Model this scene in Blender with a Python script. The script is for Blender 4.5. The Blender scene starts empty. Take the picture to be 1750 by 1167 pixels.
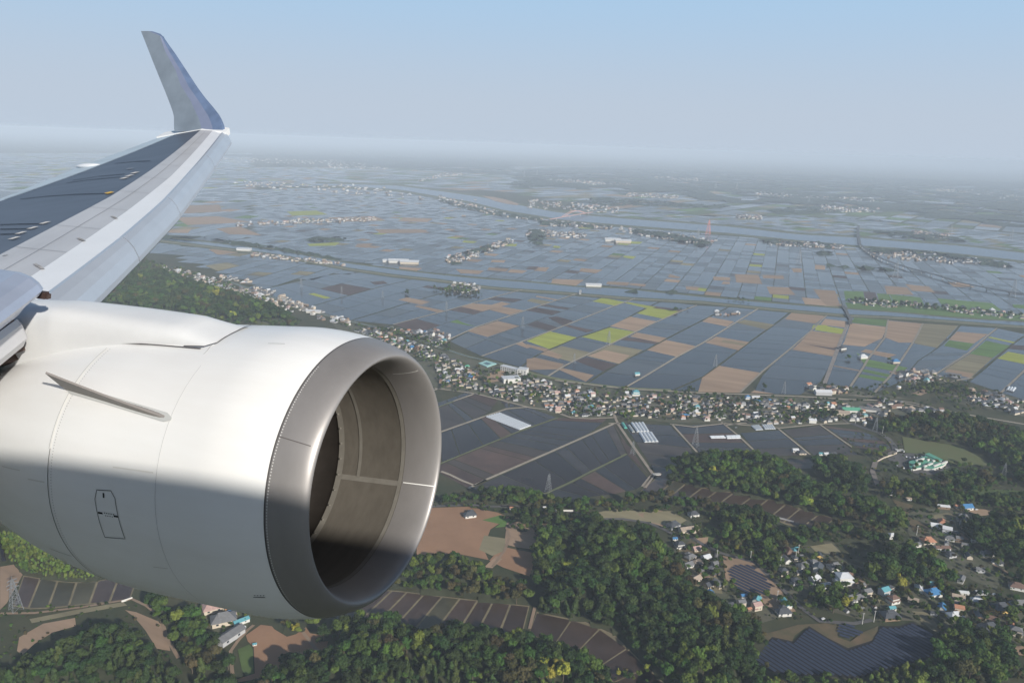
import bpy, math, random
import numpy as np
from mathutils import Vector, Matrix
SKY_DUST=1.0; SKY_STR=0.07; SUN_STR=5.0; EXPO=0.10
SKY_PALE=(.475,.555,.66); SKY_BLUE=(.375,.555,.755); SKY_TOP=.50; SKY_MIX=1.0; SKY_MIX2=.0
HAZE_COL=(.76,.865,1.0); HAZE_D=8e-5; HAZE_G=-.1
sc=bpy.context.scene
R_=math.radians
# ------------------------------------------------------------------ camera, sky, sun, exposure
F=1300.0; CX,CY=875.0,583.5; H=450.0; TILT=R_(2.0); PITCH=math.atan(338.0/F)
cp,sp_=math.cos(PITCH),math.sin(PITCH); ct,st=math.cos(TILT),math.sin(TILT)
FW=np.array([0,cp,-sp_]); U0=np.array([0,sp_,cp]); R0=np.array([1.,0,0])
RT=ct*R0+st*U0; UP=-st*R0+ct*U0
cam=bpy.data.cameras.new('camera'); cam.sensor_width=36; cam.lens=36*F/1750.0
cam.clip_start=0.05; cam.clip_end=200000
co=bpy.data.objects.new('camera',cam); sc.collection.objects.link(co); sc.camera=co
m=Matrix.Identity(4)
for i in range(3):
    m[i][0]=RT[i]; m[i][1]=UP[i]; m[i][2]=-FW[i]
m[2][3]=H; co.matrix_world=m
SUN=np.array([0.5419,-0.7222,0.4298])
EL=math.asin(SUN[2]); AZ=math.atan2(SUN[0],SUN[1])
w=bpy.data.worlds.new('World'); sc.world=w; w.use_nodes=True
nt=w.node_tree; bg=nt.nodes['Background']; sky=nt.nodes.new('ShaderNodeTexSky')
sky.sky_type='NISHITA'; sky.sun_disc=False; sky.sun_elevation=EL; sky.sun_rotation=AZ
sky.altitude=450; sky.air_density=1.0; sky.dust_density=SKY_DUST; sky.ozone_density=1.2
# the pale summer haze low in the sky, fading into the blue above
tc=nt.nodes.new('ShaderNodeTexCoord'); sx=nt.nodes.new('ShaderNodeSeparateXYZ'); nt.links.new(tc.outputs['Generated'],sx.inputs[0])
mr=nt.nodes.new('ShaderNodeMapRange'); mr.interpolation_type='SMOOTHSTEP'; mr.inputs[1].default_value=.20; mr.inputs[2].default_value=SKY_TOP; mr.inputs[3].default_value=SKY_MIX; mr.inputs[4].default_value=SKY_MIX2
nt.links.new(sx.outputs[2],mr.inputs[0]); mx=nt.nodes.new('ShaderNodeMix'); mx.data_type='RGBA'; mx.clamp_result=False; mx.clamp_factor=True
mx.inputs[7].default_value=(*[c/SKY_STR for c in SKY_PALE],1); nt.links.new(mr.outputs[0],mx.inputs[0]); nt.links.new(sky.outputs[0],mx.inputs[6])
m2=nt.nodes.new('ShaderNodeMapRange'); m2.interpolation_type='SMOOTHSTEP'; m2.inputs[1].default_value=.03; m2.inputs[2].default_value=.205; nt.links.new(sx.outputs[2],m2.inputs[0])
mb=nt.nodes.new('ShaderNodeMix'); mb.data_type='RGBA'; mb.clamp_result=False; mb.inputs[6].default_value=(*[c/SKY_STR for c in SKY_PALE],1); mb.inputs[7].default_value=(*[c/SKY_STR for c in SKY_BLUE],1)
nt.links.new(m2.outputs[0],mb.inputs[0]); nt.links.new(mb.outputs[2],mx.inputs[7])
nt.links.new(mx.outputs[2],bg.inputs[0]); bg.inputs[1].default_value=SKY_STR
L=bpy.data.lights.new('sun','SUN'); L.energy=SUN_STR; L.angle=R_(0.9); L.color=(1.0,0.95,0.86)
lo=bpy.data.objects.new('sun',L); sc.collection.objects.link(lo)
lo.rotation_euler=Vector(SUN).to_track_quat('Z','Y').to_euler(); lo.location=(0,0,900)
sc.view_settings.view_transform='Standard'; sc.view_settings.look='None'
sc.view_settings.exposure=EXPO; sc.view_settings.gamma=1
sc.cycles.use_denoising=True
sc.cycles.volume_bounces=1; sc.cycles.max_bounces=8; sc.cycles.transparent_max_bounces=8
sc.cycles.sample_clamp_indirect=6
# ------------------------------------------------------------------ projection helpers
def ray(x,y): return FW+RT*((x-CX)/F)+UP*((CY-y)/F)
def G(x,y,z=0.0):
    r=ray(x,y); t=(H-z)/(-r[2]); return (r[0]*t,r[1]*t)
def PX(X,Y,Z):
    P=np.array([X,Y,Z-H]); z=P@FW
    if z<=0: return (-1e5,-1e5)
    return (CX+F*(P@RT)/z, CY-F*(P@UP)/z)
TL={'f':(0,0,1),'z1':(740,480,3.431),'z2':(1240,500,3.431),'z3':(660,760,2.867),'z4':(1100,740,2.692),'z5':(750,280,3.5),'z6':(1250,280,3.5),
 't1':(600,480,5.833),'t2':(900,480,5.833),'t3':(1200,500,5.833),'t4':(1450,500,5.833),'a':(740,640,6.481),'b':(980,680,6.481),'c':(1230,640,6.481),'d':(1480,640,6.481),
 'e':(0,880,6.483),'g':(300,1000,5.833),'h':(160,440,3.977),'l':(150,380,2.692),'k':(1440,740,5.645),'p':(1100,860,3.8),'q':(1400,860,3.8),'n':(0,860,2.574)}
def T(t,*pts):
    x0,y0,s=TL[t]; return [(x0+p[0]/s,y0+p[1]/s) for p in pts]
def inpoly(x,y,P):
    c=False; j=len(P)-1
    for i in range(len(P)):
        a=P[i]; b=P[j]
        if (a[1]>y)!=(b[1]>y) and x<(b[0]-a[0])*(y-a[1])/(b[1]-a[1])+a[0]: c=not c
        j=i
    return c
def dedge(x,y,P):
    d=1e18
    for i in range(len(P)):
        ax,ay=P[i]; bx,by=P[(i+1)%len(P)]; vx,vy=bx-ax,by-ay
        t=max(0,min(1,((x-ax)*vx+(y-ay)*vy)/(vx*vx+vy*vy+1e-9)))
        e=(ax+vx*t-x)**2+(ay+vy*t-y)**2
        if e<d: d=e
    return math.sqrt(d)
# what the aircraft hides of the ground
MASK=[[(-50,340),(300,224),(392,238),(235,432),(165,510),(430,548),(540,556),(640,574),(700,605),(740,665),(752,760),(740,860),(700,970),(640,1035),(570,1057),(500,1054),(345,1032),(110,962),(-50,860)]]
def hidden(x,y): return any(inpoly(x,y,M) for M in MASK)
# ------------------------------------------------------------------ materials
MT={}
def mat(n,col,rough=.7,metal=0.,var=.0,vs=.1,rnd=0.,spec=.5,bump=0.,bs=1.,col2=None,stretch=None,obj=False,coat=0.):
    if n in MT: return MT[n]
    M=bpy.data.materials.new(n); M.use_nodes=True; t=M.node_tree; b=t.nodes['Principled BSDF']
    b.inputs['Roughness'].default_value=rough; b.inputs['Metallic'].default_value=metal
    b.inputs['Specular IOR Level'].default_value=spec; b.inputs['Coat Weight'].default_value=coat
    c=(*col,1); b.inputs['Base Color'].default_value=c
    MT[n]=M
    if not(var or rnd or bump or col2): return M
    if obj: src=t.nodes.new('ShaderNodeTexCoord').outputs['Object']
    else: src=t.nodes.new('ShaderNodeNewGeometry').outputs['Position']
    if stretch:
        mp=t.nodes.new('ShaderNodeMapping'); mp.vector_type='TEXTURE' if len(stretch)>4 else 'POINT'; mp.inputs['Scale'].default_value=stretch[:3]; mp.inputs['Rotation'].default_value=(0,0,R_(stretch[3]) if len(stretch)>3 else 0)
        t.links.new(src,mp.inputs[0]); src=mp.outputs[0]
    nz=t.nodes.new('ShaderNodeTexNoise'); nz.inputs['Scale'].default_value=vs; nz.inputs['Detail'].default_value=6; nz.inputs['Roughness'].default_value=.65
    t.links.new(src,nz.inputs['Vector'])
    mr=t.nodes.new('ShaderNodeMapRange'); mr.inputs[1].default_value=.3; mr.inputs[2].default_value=.7
    t.links.new(nz.outputs[0],mr.inputs[0])
    mx=t.nodes.new('ShaderNodeMix'); mx.data_type='RGBA'
    c2=col2 or tuple(max(0,x*(1-var)) for x in col); c1=col if col2 else tuple(x*(1+var*.8) for x in col)
    mx.inputs[6].default_value=(*c2,1); mx.inputs[7].default_value=(*c1,1)
    t.links.new(mr.outputs[0],mx.inputs[0]); out=mx.outputs[2]
    if rnd:
        if obj or rnd<0: r=t.nodes.new('ShaderNodeObjectInfo').outputs['Random']
        else: r=t.nodes.new('ShaderNodeNewGeometry').outputs['Random Per Island']
        hs=t.nodes.new('ShaderNodeHueSaturation')
        m1=t.nodes.new('ShaderNodeMapRange'); m1.inputs[3].default_value=1-abs(rnd); m1.inputs[4].default_value=1+abs(rnd)
        t.links.new(r,m1.inputs[0]); t.links.new(m1.outputs[0],hs.inputs['Value'])
        if rnd<0:
            m2=t.nodes.new('ShaderNodeMath'); m2.operation='MULTIPLY'; m2.inputs[1].default_value=7.31; t.links.new(r,m2.inputs[0])
            m3=t.nodes.new('ShaderNodeMath'); m3.operation='FRACT'; t.links.new(m2.outputs[0],m3.inputs[0])
            m4=t.nodes.new('ShaderNodeMapRange'); m4.inputs[3].default_value=.46; m4.inputs[4].default_value=.525
            t.links.new(m3.outputs[0],m4.inputs[0]); t.links.new(m4.outputs[0],hs.inputs['Hue'])
        t.links.new(out,hs.inputs['Color']); out=hs.outputs[0]
    t.links.new(out,b.inputs['Base Color'])
    if bump:
        n2=t.nodes.new('ShaderNodeTexNoise'); n2.inputs['Scale'].default_value=bs; n2.inputs['Detail'].default_value=3; t.links.new(src,n2.inputs['Vector'])
        bp=t.nodes.new('ShaderNodeBump'); bp.inputs['Strength'].default_value=bump; bp.inputs['Distance'].default_value=1/bs*.3
        t.links.new(n2.outputs[0],bp.inputs['Height']); t.links.new(bp.outputs[0],b.inputs['Normal'])
    return M
# ------------------------------------------------------------------ object helpers
def tag(o,label=None,cat=None,group=None,kind=None):
    if label: o['label']=label
    if cat: o['category']=cat
    if group: o['group']=group
    if kind: o['kind']=kind
    return o
def link(o,parent=None):
    sc.collection.objects.link(o)
    if parent is not None: o.parent=parent
    return o
def meshd(name,V,Fc,mats,mi=None,smooth=False):
    me=bpy.data.meshes.new(name); me.from_pydata([tuple(map(float,v)) for v in V],[],Fc)
    for M in (mats if isinstance(mats,(list,tuple)) else [mats]): me.materials.append(M)
    if mi is not None: me.polygons.foreach_set('material_index',mi)
    if smooth: me.polygons.foreach_set('use_smooth',[True]*len(me.polygons))
    me.update(); return me
def mob(name,V,Fc,mats,parent=None,mi=None,smooth=False,loc=None):
    o=bpy.data.objects.new(name,meshd(name,V,Fc,mats,mi,smooth)); link(o,parent)
    if loc is not None: o.location=loc
    return o
def empty(name,loc=(0,0,0),rz=0):
    o=bpy.data.objects.new(name,None); o.empty_display_size=.1; o.location=loc; o.rotation_euler=(0,0,rz); return link(o)
def boxvf(x0,x1,y0,y1,z0,z1,V,Fc):
    b=len(V); V+=[(x0,y0,z0),(x1,y0,z0),(x1,y1,z0),(x0,y1,z0),(x0,y0,z1),(x1,y0,z1),(x1,y1,z1),(x0,y1,z1)]
    Fc+=[(b,b+3,b+2,b+1),(b+4,b+5,b+6,b+7),(b,b+1,b+5,b+4),(b+1,b+2,b+6,b+5),(b+2,b+3,b+7,b+6),(b+3,b,b+4,b+7)]
def bar(a,b,w,V,Fc,w2=None):
    a=Vector(a);b=Vector(b);d=(b-a).normalized(); s=d.cross(Vector((0,0,1))); 
    if s.length<.01: s=Vector((1,0,0))
    s.normalize(); u=s.cross(d); w2=w2 or w; n=len(V)
    for P,q in ((a,w),(b,w2)):
        for i,j in ((-1,-1),(1,-1),(1,1),(-1,1)): V.append(tuple(P+s*(i*q/2)+u*(j*q/2)))
    for i in range(4): Fc.append((n+i,n+(i+1)%4,n+4+(i+1)%4,n+4+i))
    Fc+= [(n+3,n+2,n+1,n),(n+4,n+5,n+6,n+7)]
def grid(rows,close=False):
    V=[p for r in rows for p in r]; n=len(rows[0]); Fc=[]
    for i in range(len(rows)-1):
        for j in range(n if close else n-1):
            k=(j+1)%n; Fc.append((i*n+j,i*n+k,(i+1)*n+k,(i+1)*n+j))
    return V,Fc
# ================================================================== AIRCRAFT
white_paint=mat('white_paint',(.88,.88,.875),.34,0,0,1.6,spec=.5,obj=True,coat=.12,stretch=(5,.7,.7,-22.3,1),col2=(.82,.81,.795),bump=.03,bs=1.2)
bare_metal=mat('polished_metal',(.285,.27,.265),.42,.35,.10,2.2,obj=True,stretch=(1,1,.25))
wing_grey=mat('wing_grey',(.50,.50,.52),.38,0,.12,1.2,obj=True,stretch=(1,.25,1))
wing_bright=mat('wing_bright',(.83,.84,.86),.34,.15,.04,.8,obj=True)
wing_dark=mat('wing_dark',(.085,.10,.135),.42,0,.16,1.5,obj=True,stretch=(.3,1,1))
slat_blue=mat('slat_blue',(.50,.53,.58),.30,.35,.06,1.0,obj=True)
te_blue=mat('edge_pale',(.50,.58,.64),.4,0,.06,1.0,obj=True)
seam_dark=mat('seam_dark',(.10,.09,.09),.8)
seam_faint=mat('seam_faint',(.42,.42,.42),.7)
seam_light=mat('seam_light',(.86,.85,.82),.5)
ink=mat('ink_black',(.015,.015,.018),.6)
AO=Vector((0,0,H))
X0,Y0,Z0=-4.0264,5.45,-3.66
RX=np.array([0.9206352,-0.37809989,0.09732056]); RY=np.array([0.36318678,0.92084736,0.14189965]); RZ=np.array([-0.14326962,-0.09529228,0.98508538])
def A2W(p): return RX*p[0]+RY*p[1]+RZ*p[2]
# wing frame (less roll)
def acf(psi,th,ph):
    a=np.array([[math.cos(psi),-math.sin(psi),0],[math.sin(psi),math.cos(psi),0],[0,0,1]])
    b=np.array([[math.cos(-th),0,math.sin(-th)],[0,1,0],[-math.sin(-th),0,math.cos(-th)]])
    c=np.array([[1,0,0],[0,math.cos(ph),-math.sin(ph)],[0,math.sin(ph),math.cos(ph)]])
    return a@b@c
RW=acf(-.39,.067,.05)
def Wg(p): return RW@np.array(p,float)
RH,RM,XM,XA,RTH,XT,NO,XB,CB,KZ=1.2037,1.4641,.9862,.3288,1.1156,.4184,1.6604,2.24,.0626,.0688
def ro(s):
    t=min(max(1-s/XM,0),1); return RH+(RM-RH)*(1-t**NO)**(1/NO)-CB*max(s-XB,0)**2
def ri(s):
    t=min(max(1-s/XT,0),1); return RH-(RH-RTH)*math.sqrt(1-t*t)
def NP(s,r,th):
    z=r*math.sin(th); return A2W((X0-s+KZ*math.exp(-s/1.5)*z,Y0+r*math.cos(th),Z0+z))
plane=empty('airliner',(0,0,H)); tag(plane,'white jet airliner seen from its cabin window, with silver-lipped engine and upturned wing tip','airliner')
NS=128
def rev(name,prof,m_,parent,a0=0,a1=360,n=NS,smooth=True):
    full=abs(a1-a0)>=360
    k=n if full else n+1
    rows=[[NP(s,r,R_(a0+(a1-a0)*j/n)) for j in range(k)] for s,r in prof]
    V,Fc=grid(rows,full); return mob(name,V,Fc,m_,parent,smooth=smooth)
nac=rev('engine_nacelle',[(XA,ro(XA))]+[(s,ro(s)) for s in np.linspace(XA+.02,5.6,60)]+[(5.6,ro(5.6)-.06),(4.6,.9)],white_paint,plane)
th_=np.linspace(0,math.pi/2,26)
lipo=[(XA*(1-math.cos(a)),0) for a in th_]; lipo=[(s,ro(s)) for s,_ in lipo]
lipi=[(XT*(1-math.cos(a)),0) for a in th_]; lipi=[(s,ri(s)) for s,_ in lipi]
rev('inlet_lip',[(XA-.004,ro(XA)-.02)]+[(min(s,XA-.004),r) for s,r in lipo[::-1]]+lipi[1:],bare_metal,nac)
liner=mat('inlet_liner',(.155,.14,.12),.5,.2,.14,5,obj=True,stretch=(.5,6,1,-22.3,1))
lstrip=mat('liner_strip',(.235,.22,.195),.5,.2,.12,8,obj=True)
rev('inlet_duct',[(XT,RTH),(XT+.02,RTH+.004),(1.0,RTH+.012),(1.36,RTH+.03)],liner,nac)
rev('liner_ring',[(XT+.005,RTH-.002),(XT+.055,RTH-.001)],lstrip,nac)
rev('liner_ring',[(1.27,RTH+.018),(1.35,RTH+.022)],lstrip,nac)
rev('liner_ring',[(1.01,RTH+.006),(1.055,RTH+.008)],lstrip,nac,-35,100,60)
rev('liner_joint',[(XT+.055,RTH+.0),(1.27,RTH+.016)],lstrip,nac,322.6,325.6,3)
rev('liner_joint',[(XT+.055,RTH+.0),(1.27,RTH+.016)],lstrip,nac,202,205,3)
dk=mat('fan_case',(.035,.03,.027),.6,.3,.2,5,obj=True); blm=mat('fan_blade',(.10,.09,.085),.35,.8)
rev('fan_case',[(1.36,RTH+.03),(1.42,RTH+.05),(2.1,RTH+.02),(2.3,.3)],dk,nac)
V=[];Fc=[]
for k in range(38):
    a=2*math.pi*k/38; rows=[]
    for q in range(7):
        r=.32+q*(.83/6); tw=R_(25+q*6); c=.13+.015*q
        rows.append([NP(1.75+sgn*c*math.cos(tw),r,a+sgn*c*math.sin(tw)/r+.05*q*q/36) for sgn in (-1,1)])
    v,f=grid(rows); b=len(V); V+=v; Fc+=[tuple(i+b for i in x) for x in f]
mob('fan',V,Fc,blm,nac)
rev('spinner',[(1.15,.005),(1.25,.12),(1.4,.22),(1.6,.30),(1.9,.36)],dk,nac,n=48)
for k in range(14):
    a=R_(250+k*9.4); V=[];Fc=[]
    c=NP(1.31,RTH+.005,a); boxvf(c[0]-.008,c[0]+.008,c[1]-.008,c[1]+.008,c[2]-.008,c[2]+.008,V,Fc); mob('bolt',V,Fc,lstrip,nac)
def ribbon(name,pts,w_,m_,parent,off=.004,n=24,inner=False):
    """pts: (s,theta deg) polyline laid on the nacelle skin"""
    P=[]
    for (s0,t0),(s1,t1) in zip(pts,pts[1:]):
        for k in range(n+1):
            if P and k==0: continue
            u=k/n; P.append((s0+(s1-s0)*u,t0+(t1-t0)*u))
    rows=[]
    for i,(s,t) in enumerate(P):
        a=P[max(i-1,0)]; b=P[min(i+1,len(P)-1)]; r=ri(s) if inner else ro(s)
        ds,dt=b[0]-a[0],R_(b[1]-a[1])*r; l=math.hypot(ds,dt) or 1; ns,nt_=-dt/l*w_/2,ds/l*w_/2
        row=[]
        for sg in (-1,1):
            s2=s+ns*sg; t2=R_(t)+nt_*sg/r; r2=(ri(s2)-off) if inner else (ro(s2)+off)
            row.append(NP(s2,r2,t2))
        rows.append(row)
    V,Fc=grid(rows); return mob(name,V,Fc,m_,parent,smooth=True)
ribbon('panel_seam',[(1.44,112),(1.44,232)],.0045,mat('seam_hair',(.5,.5,.5),.6),nac)
ribbon('panel_seam',[(2.85,104),(2.85,150)],.022,seam_light,nac)
ribbon('panel_seam',[(2.865,104),(2.865,150)],.006,seam_faint,nac,.006)
ribbon('panel_seam',[(2.85,150),(2.85,235)],.009,seam_dark,nac)
ribbon('panel_seam',[(XA-.01,0),(XA-.01,359.9)],.006,seam_dark,nac,n=180)
ribbon('lip_joint',[(.325,136),(.05,137.5)],.008,seam_dark,nac)
ribbon('lip_joint',[(.325,40),(.02,40)],.006,seam_light,nac)
ribbon('lip_joint',[(.02,325),(.40,325)],.010,seam_light,nac,inner=True)
ribbon('lip_joint',[(.02,42),(.3,42)],.008,seam_light,nac,inner=True)
door=ribbon('access_door',[(2.16,181),(2.19,166),(2.16,162.5),(1.98,162),(1.93,164.5),(1.89,180),(2.16,181)],.007,seam_dark,nac,n=10)
ribbon('latch_mark',[(2.075,163.2),(2.075,165)],.02,ink,door,n=3); ribbon('latch_mark',[(2.17,171),(2.11,171)],.018,ink,door,n=3); ribbon('latch_mark',[(1.97,171.3),(1.91,171.3)],.018,ink,door,n=3)
for q in range(5): ribbon('placard_line',[(2.09-.028*q,170.7),(2.075-.028*q,170.7)],.009,ink,door,n=2); 
for q in range(4): ribbon('placard_line',[(2.08-.028*q,171.7),(2.067-.028*q,171.7)],.008,ink,door,n=2)
for q in range(4): ribbon('stencil_mark',[(.60-.03*q,199),(.585-.03*q,199)],.010,seam_dark,nac,n=2)
ribbon('stencil_mark',[(.62,200.2),(.50,200.2)],.010,seam_dark,nac,n=4)
ribbon('stencil_mark',[(.95,97),(.78,96)],.007,seam_faint,nac,n=4)
ribbon('panel_seam',[(1.66,91),(1.58,97),(1.53,104),(1.53,106)],.007,seam_faint,nac,n=8)
# weather streaks behind the seams, and fastener rows
stn=mat('weather_streak',(.70,.69,.665),.6); stn2=mat('weather_streak_low',(.60,.585,.56),.6)
sr=random.Random(3)
for k in range(5):
    t_=sr.uniform(150,205); s_=sr.choice((1.46,2.88,2.88,3.3)); l_=sr.uniform(.15,.55); ribbon('weather_streak',[(s_+.02,t_),(s_+l_,t_+sr.uniform(-.8,.8))],sr.uniform(.006,.018),stn if t_<165 else stn2,nac,.003,n=6)
def rivets(s0,t0,t1,n,m_):
    V=[];Fc=[]
    for k in range(n):
        t_=t0+(t1-t0)*k/(n-1); d=.005/ro(s0)*57.3; b=len(V)
        for a_,b_ in ((-1,-1),(1,-1),(1,1),(-1,1)): V.append(NP(s0+a_*.005,ro(s0)+.003,R_(t_+b_*d)))
        Fc.append((b,b+1,b+2,b+3))
    mob('fastener_row',V,Fc,m_,nac)
for s0 in (2.80,): rivets(s0,105,235,120,seam_faint)
rivets(.30,105,235,120,seam_light)
# joint line of the pylon fairing
ribbon('fairing_joint',[(3.05,98.5),(2.93,101),(1.62,103)],.016,seam_dark,nac,.012)
ribbon('fairing_joint',[(1.85,102.3),(1.60,102),(1.50,99),(1.50,88),(1.58,70)],.016,seam_dark,nac,.020,n=8)
# strake: fin with root flange
def NR(s,th,h): return NP(s,ro(s)+h,R_(th))
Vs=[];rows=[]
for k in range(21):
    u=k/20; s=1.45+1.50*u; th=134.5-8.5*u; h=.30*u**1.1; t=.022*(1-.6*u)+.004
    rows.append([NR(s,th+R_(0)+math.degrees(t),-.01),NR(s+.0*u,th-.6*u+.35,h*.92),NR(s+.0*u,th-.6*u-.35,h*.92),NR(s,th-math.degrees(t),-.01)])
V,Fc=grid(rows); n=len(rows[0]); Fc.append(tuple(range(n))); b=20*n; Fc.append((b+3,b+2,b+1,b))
stk=mob('strake',V,Fc,mat('strake_skin',(.30,.275,.26),.5,0,.05,3,obj=True),nac)  # grey-brown skin carries the shade of the fin's near face in its colour
rows=[[NR(1.42+1.5*u/20,134.7-8.5*u/20+d*(1.7 if 0<u<20 else .5),.008) for d in (-1,-.3,.3,1)] for u in range(21)]
V,Fc=grid(rows); mob('strake_flange',V,Fc,mat('flange_grey',(.56,.57,.56),.5,0,.06,3,obj=True),nac)
# pylon
rid=[(1.50,1.47),(1.75,1.53),(2.0,1.60),(2.8,1.68),(3.65,1.75),(4.4,1.765),(5.0,1.72),(6.2,1.62)]
rows=[]
for s in np.linspace(1.50,6.2,40):
    zt=np.interp(s,[a for a,_ in rid],[b for _,b in rid]); hw=.275+.02*min(1,(s-1.5)); base=min(ro(min(s,5.4)),1.46)
    zb=math.sqrt(max(base**2-hw**2,.3))-.05; zb=zb if s<3.9 else zb-.25
    row=[]
    for k in range(25):
        a=math.pi*k/24; c,s_=math.cos(a),math.sin(a); yy=hw*math.copysign(abs(c)**.55,c); zz=zb+(zt-zb)*abs(s_)**.62
        cut=0.0
        row.append(A2W((X0-s,Y0-yy,Z0+zz)))
    rows.append(row)
V,Fc=grid(rows); mob('engine_pylon',V,Fc,mat('pylon_paint',(.74,.745,.75),.34,0,.05,1.2,obj=True),plane,smooth=True)
# ---- wing: planform lines (X at Y) of the upper surface
def zs(Y): return -1.9+.1*(Y-5.5)+.00254*(Y-5.5)**2
LN={'TE':[(-19.4,12.85),(-20.5,14.95),(-21.49,16.96),(-23.2,22.3)],'T2':[(-18.37,12.16),(-19.49,15.13),(-22.2,22.0)],
'L2':[(-12.13,7.83),(-13.32,9.84),(-14.59,12.09),(-16.43,14.93),(-18.35,17.78),(-20.79,21.35)],
'L3':[(-10.34,7.03),(-12.91,11.02),(-15.08,14.24),(-19.97,20.94)],
'L4':[(-9.5,6.73),(-11.15,9.28),(-13.15,12.2),(-15.24,15.04),(-19.45,20.86)],
'L5':[(-9.8,7.62),(-11.1,9.52),(-13.33,12.65),(-16.84,17.46),(-19.9,21.63)]}
def LX(n,Y):
    P=LN[n]; 
    for i in range(len(P)-1):
        if Y<=P[i+1][1] or i==len(P)-2:
            (x0,y0),(x1,y1)=P[i],P[i+1]; return x0+(x1-x0)*(Y-y0)/(y1-y0)
Ys=list(np.linspace(3.2,21.35,60))
def sec(Y):
    z=zs(Y); te,t2,l2,l3,l4=[LX(n,Y) for n in('TE','T2','L2','L3','L4')]; te=min(te,t2-.12)
    ch=l4-te; tk=ch*.11
    up=[(te,z-.1),(t2,z)]+[(t2+(l2-t2)*u,z+.1*u+.09*math.sin(math.pi*u)*0) for u in (.33,.66,1)]+[(l3,z+.05),(l4,z-.05)]
    lo=[(l4+.04,z-.12),(l4+.02,z-.25),(l4-.25,z-.05-tk*.75),(l4-.5*ch,z-tk*1.0),(te,z-.13)]
    return up+lo
rows=[[Wg((x,Y,z)) for x,z in sec(Y)] for Y in Ys]; n=12
V,Fc=grid(rows,True); mi=[]
for i in range(len(rows)-1):
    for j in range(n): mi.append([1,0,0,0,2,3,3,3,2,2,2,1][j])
b=(len(rows)-1)*n; Fc.append(tuple(range(b,b+n))); mi.append(2)
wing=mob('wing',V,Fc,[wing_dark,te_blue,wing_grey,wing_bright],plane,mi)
def slat(y0,y1):
    rows=[]
    for Y in np.linspace(y0,y1,14):
        z=zs(Y); a=LX('L4',Y); b_=LX('L5',Y); b_=max(b_,a+.22)+.06; d=b_-a
        rows.append([Wg(q) for q in ((a-.12,Y,z-.035),(a+.0,Y,z-.02),(a+d*.4,Y,z-.09),(a+d*.75,Y,z-.2),(b_,Y,z-.36),(b_+.01,Y,z-.44),(b_-.06,Y,z-.50),(a+.05,Y,z-.16))])
    V,Fc=grid(rows,True); n=8; Fc.append(tuple(range(n))[::-1]); Fc.append(tuple(range(13*n,14*n)))
    return mob('slat',V,Fc,slat_blue,wing,smooth=False)
for a_,b_ in ((6.1,9.36),(9.39,12.42),(12.45,17.5),(17.53,21.45)): slat(a_,b_)
def wline(name,pts,w_,m_,dz=.012,par=None):
    """pts (line fraction between L2..T2 , Y)"""
    rows=[]
    for i,(x,y) in enumerate(pts):
        a=pts[max(i-1,0)];b=pts[min(i+1,len(pts)-1)]; l=math.hypot(b[0]-a[0],b[1]-a[1]); nx,ny=-(b[1]-a[1])/l*w_/2,(b[0]-a[0])/l*w_/2
        rows.append([Wg((x+nx*g,y+ny*g,ZW(x+nx*g,y+ny*g)+dz)) for g in(-1,1)])
    V,Fc=grid(rows); return mob(name,V,Fc,m_,par or wing)
def ZW(x,Y):
    xs=[LX(n,Y) for n in('TE','T2','L2','L3','L4')]; z=zs(Y); zz=[z-.1,z,z+.1,z+.05,z-.05]
    return float(np.interp(x,xs,zz))
def unw(x,y,dz=.08):
    r=RW.T@ray(x,y)
    best=None
    for Y in np.linspace(6,23,3400):
        P=r*(Y/r[1]); e=abs(P[2]-(zs(Y)+dz))
        if best is None or e<best[0]: best=(e,P[0],Y)
    return best[1],best[2]
def wl(name,px,w_,m_,dz=.012,k=5):
    P=[unw(*q) for q in px]; Q=[]
    for a,b in zip(P,P[1:]): Q+=[(a[0]+(b[0]-a[0])*i/k,a[1]+(b[1]-a[1])*i/k) for i in range(k)]
    return wline(name,Q+[P[-1]],w_,m_,dz)
f4=lambda *p:[(a/3.89,200+b/3.89) for a,b in p]
for px in (f4((130,530),(300,518),(500,512),(700,515)),f4((480,408),(650,388),(830,380)),f4((440,425),(600,410),(800,400)),f4((0,712),(130,712),(280,716)),f4((0,744),(200,748)),f4((0,780),(130,782)),f4((760,298),(900,292),(1000,294))):
    wl('surface_seam',px,.045,mat('seam_navy',(.03,.035,.05),.6))
for (a,b) in ((300,713),(219,746),(141,779),(97,815),(827,412),(861,396),(897,377)):
    wl('surface_marker',f4((a-17,b),(a+17,b)),.16,mat('marker_pale',(.7,.66,.62),.5),.02,2)
wl('surface_marker',f4((716,511),(740,517)),.15,mat('marker_yellow',(.75,.45,.04),.5),.022,2)
wl('surface_seam',f4((845,345),(885,345)),.09,mat('marker_faint',(.3,.32,.38),.5),.02,2)
for px in (f4((228,972),(285,1000)),f4((20,935),(55,925)),f4((740,655),(775,668)),f4((515,800),(560,815))):
    wl('scuff_mark',px,.045,mat('scuff',(.36,.35,.35),.7,0,.4,6,obj=True),.014,2)
for Y in (8.2,9.6,11.0,12.5,14.0,15.6,17.2,19.0,20.6):
    a_,b_=LX('L3',Y),LX('L2',Y); wline('panel_line',[(a_-(a_-b_)*k/3,Y+.02*k) for k in range(4)],.012,mat('panel_line_grey',(.33,.33,.34),.6))
for fr in (.5,):
    wline('panel_line',[(LX('L3',Y)*(1-fr)+LX('L2',Y)*fr,Y) for Y in np.linspace(6.6,21,40)],.012,mat('panel_line_grey',(.33,.33,.34),.6))
wline('hinge_line',[(LX('T2',Y)+.02,Y) for Y in np.linspace(12.3,21.2,30)],.03,mat('seam_navy',(.03,.035,.05),.6),.016)
for Y in (13.4,15.3,17.4,19.4): wline('panel_line',[(LX('T2',Y),Y),(LX('TE',Y)+.02,Y)],.02,seam_faint,.014)
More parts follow.
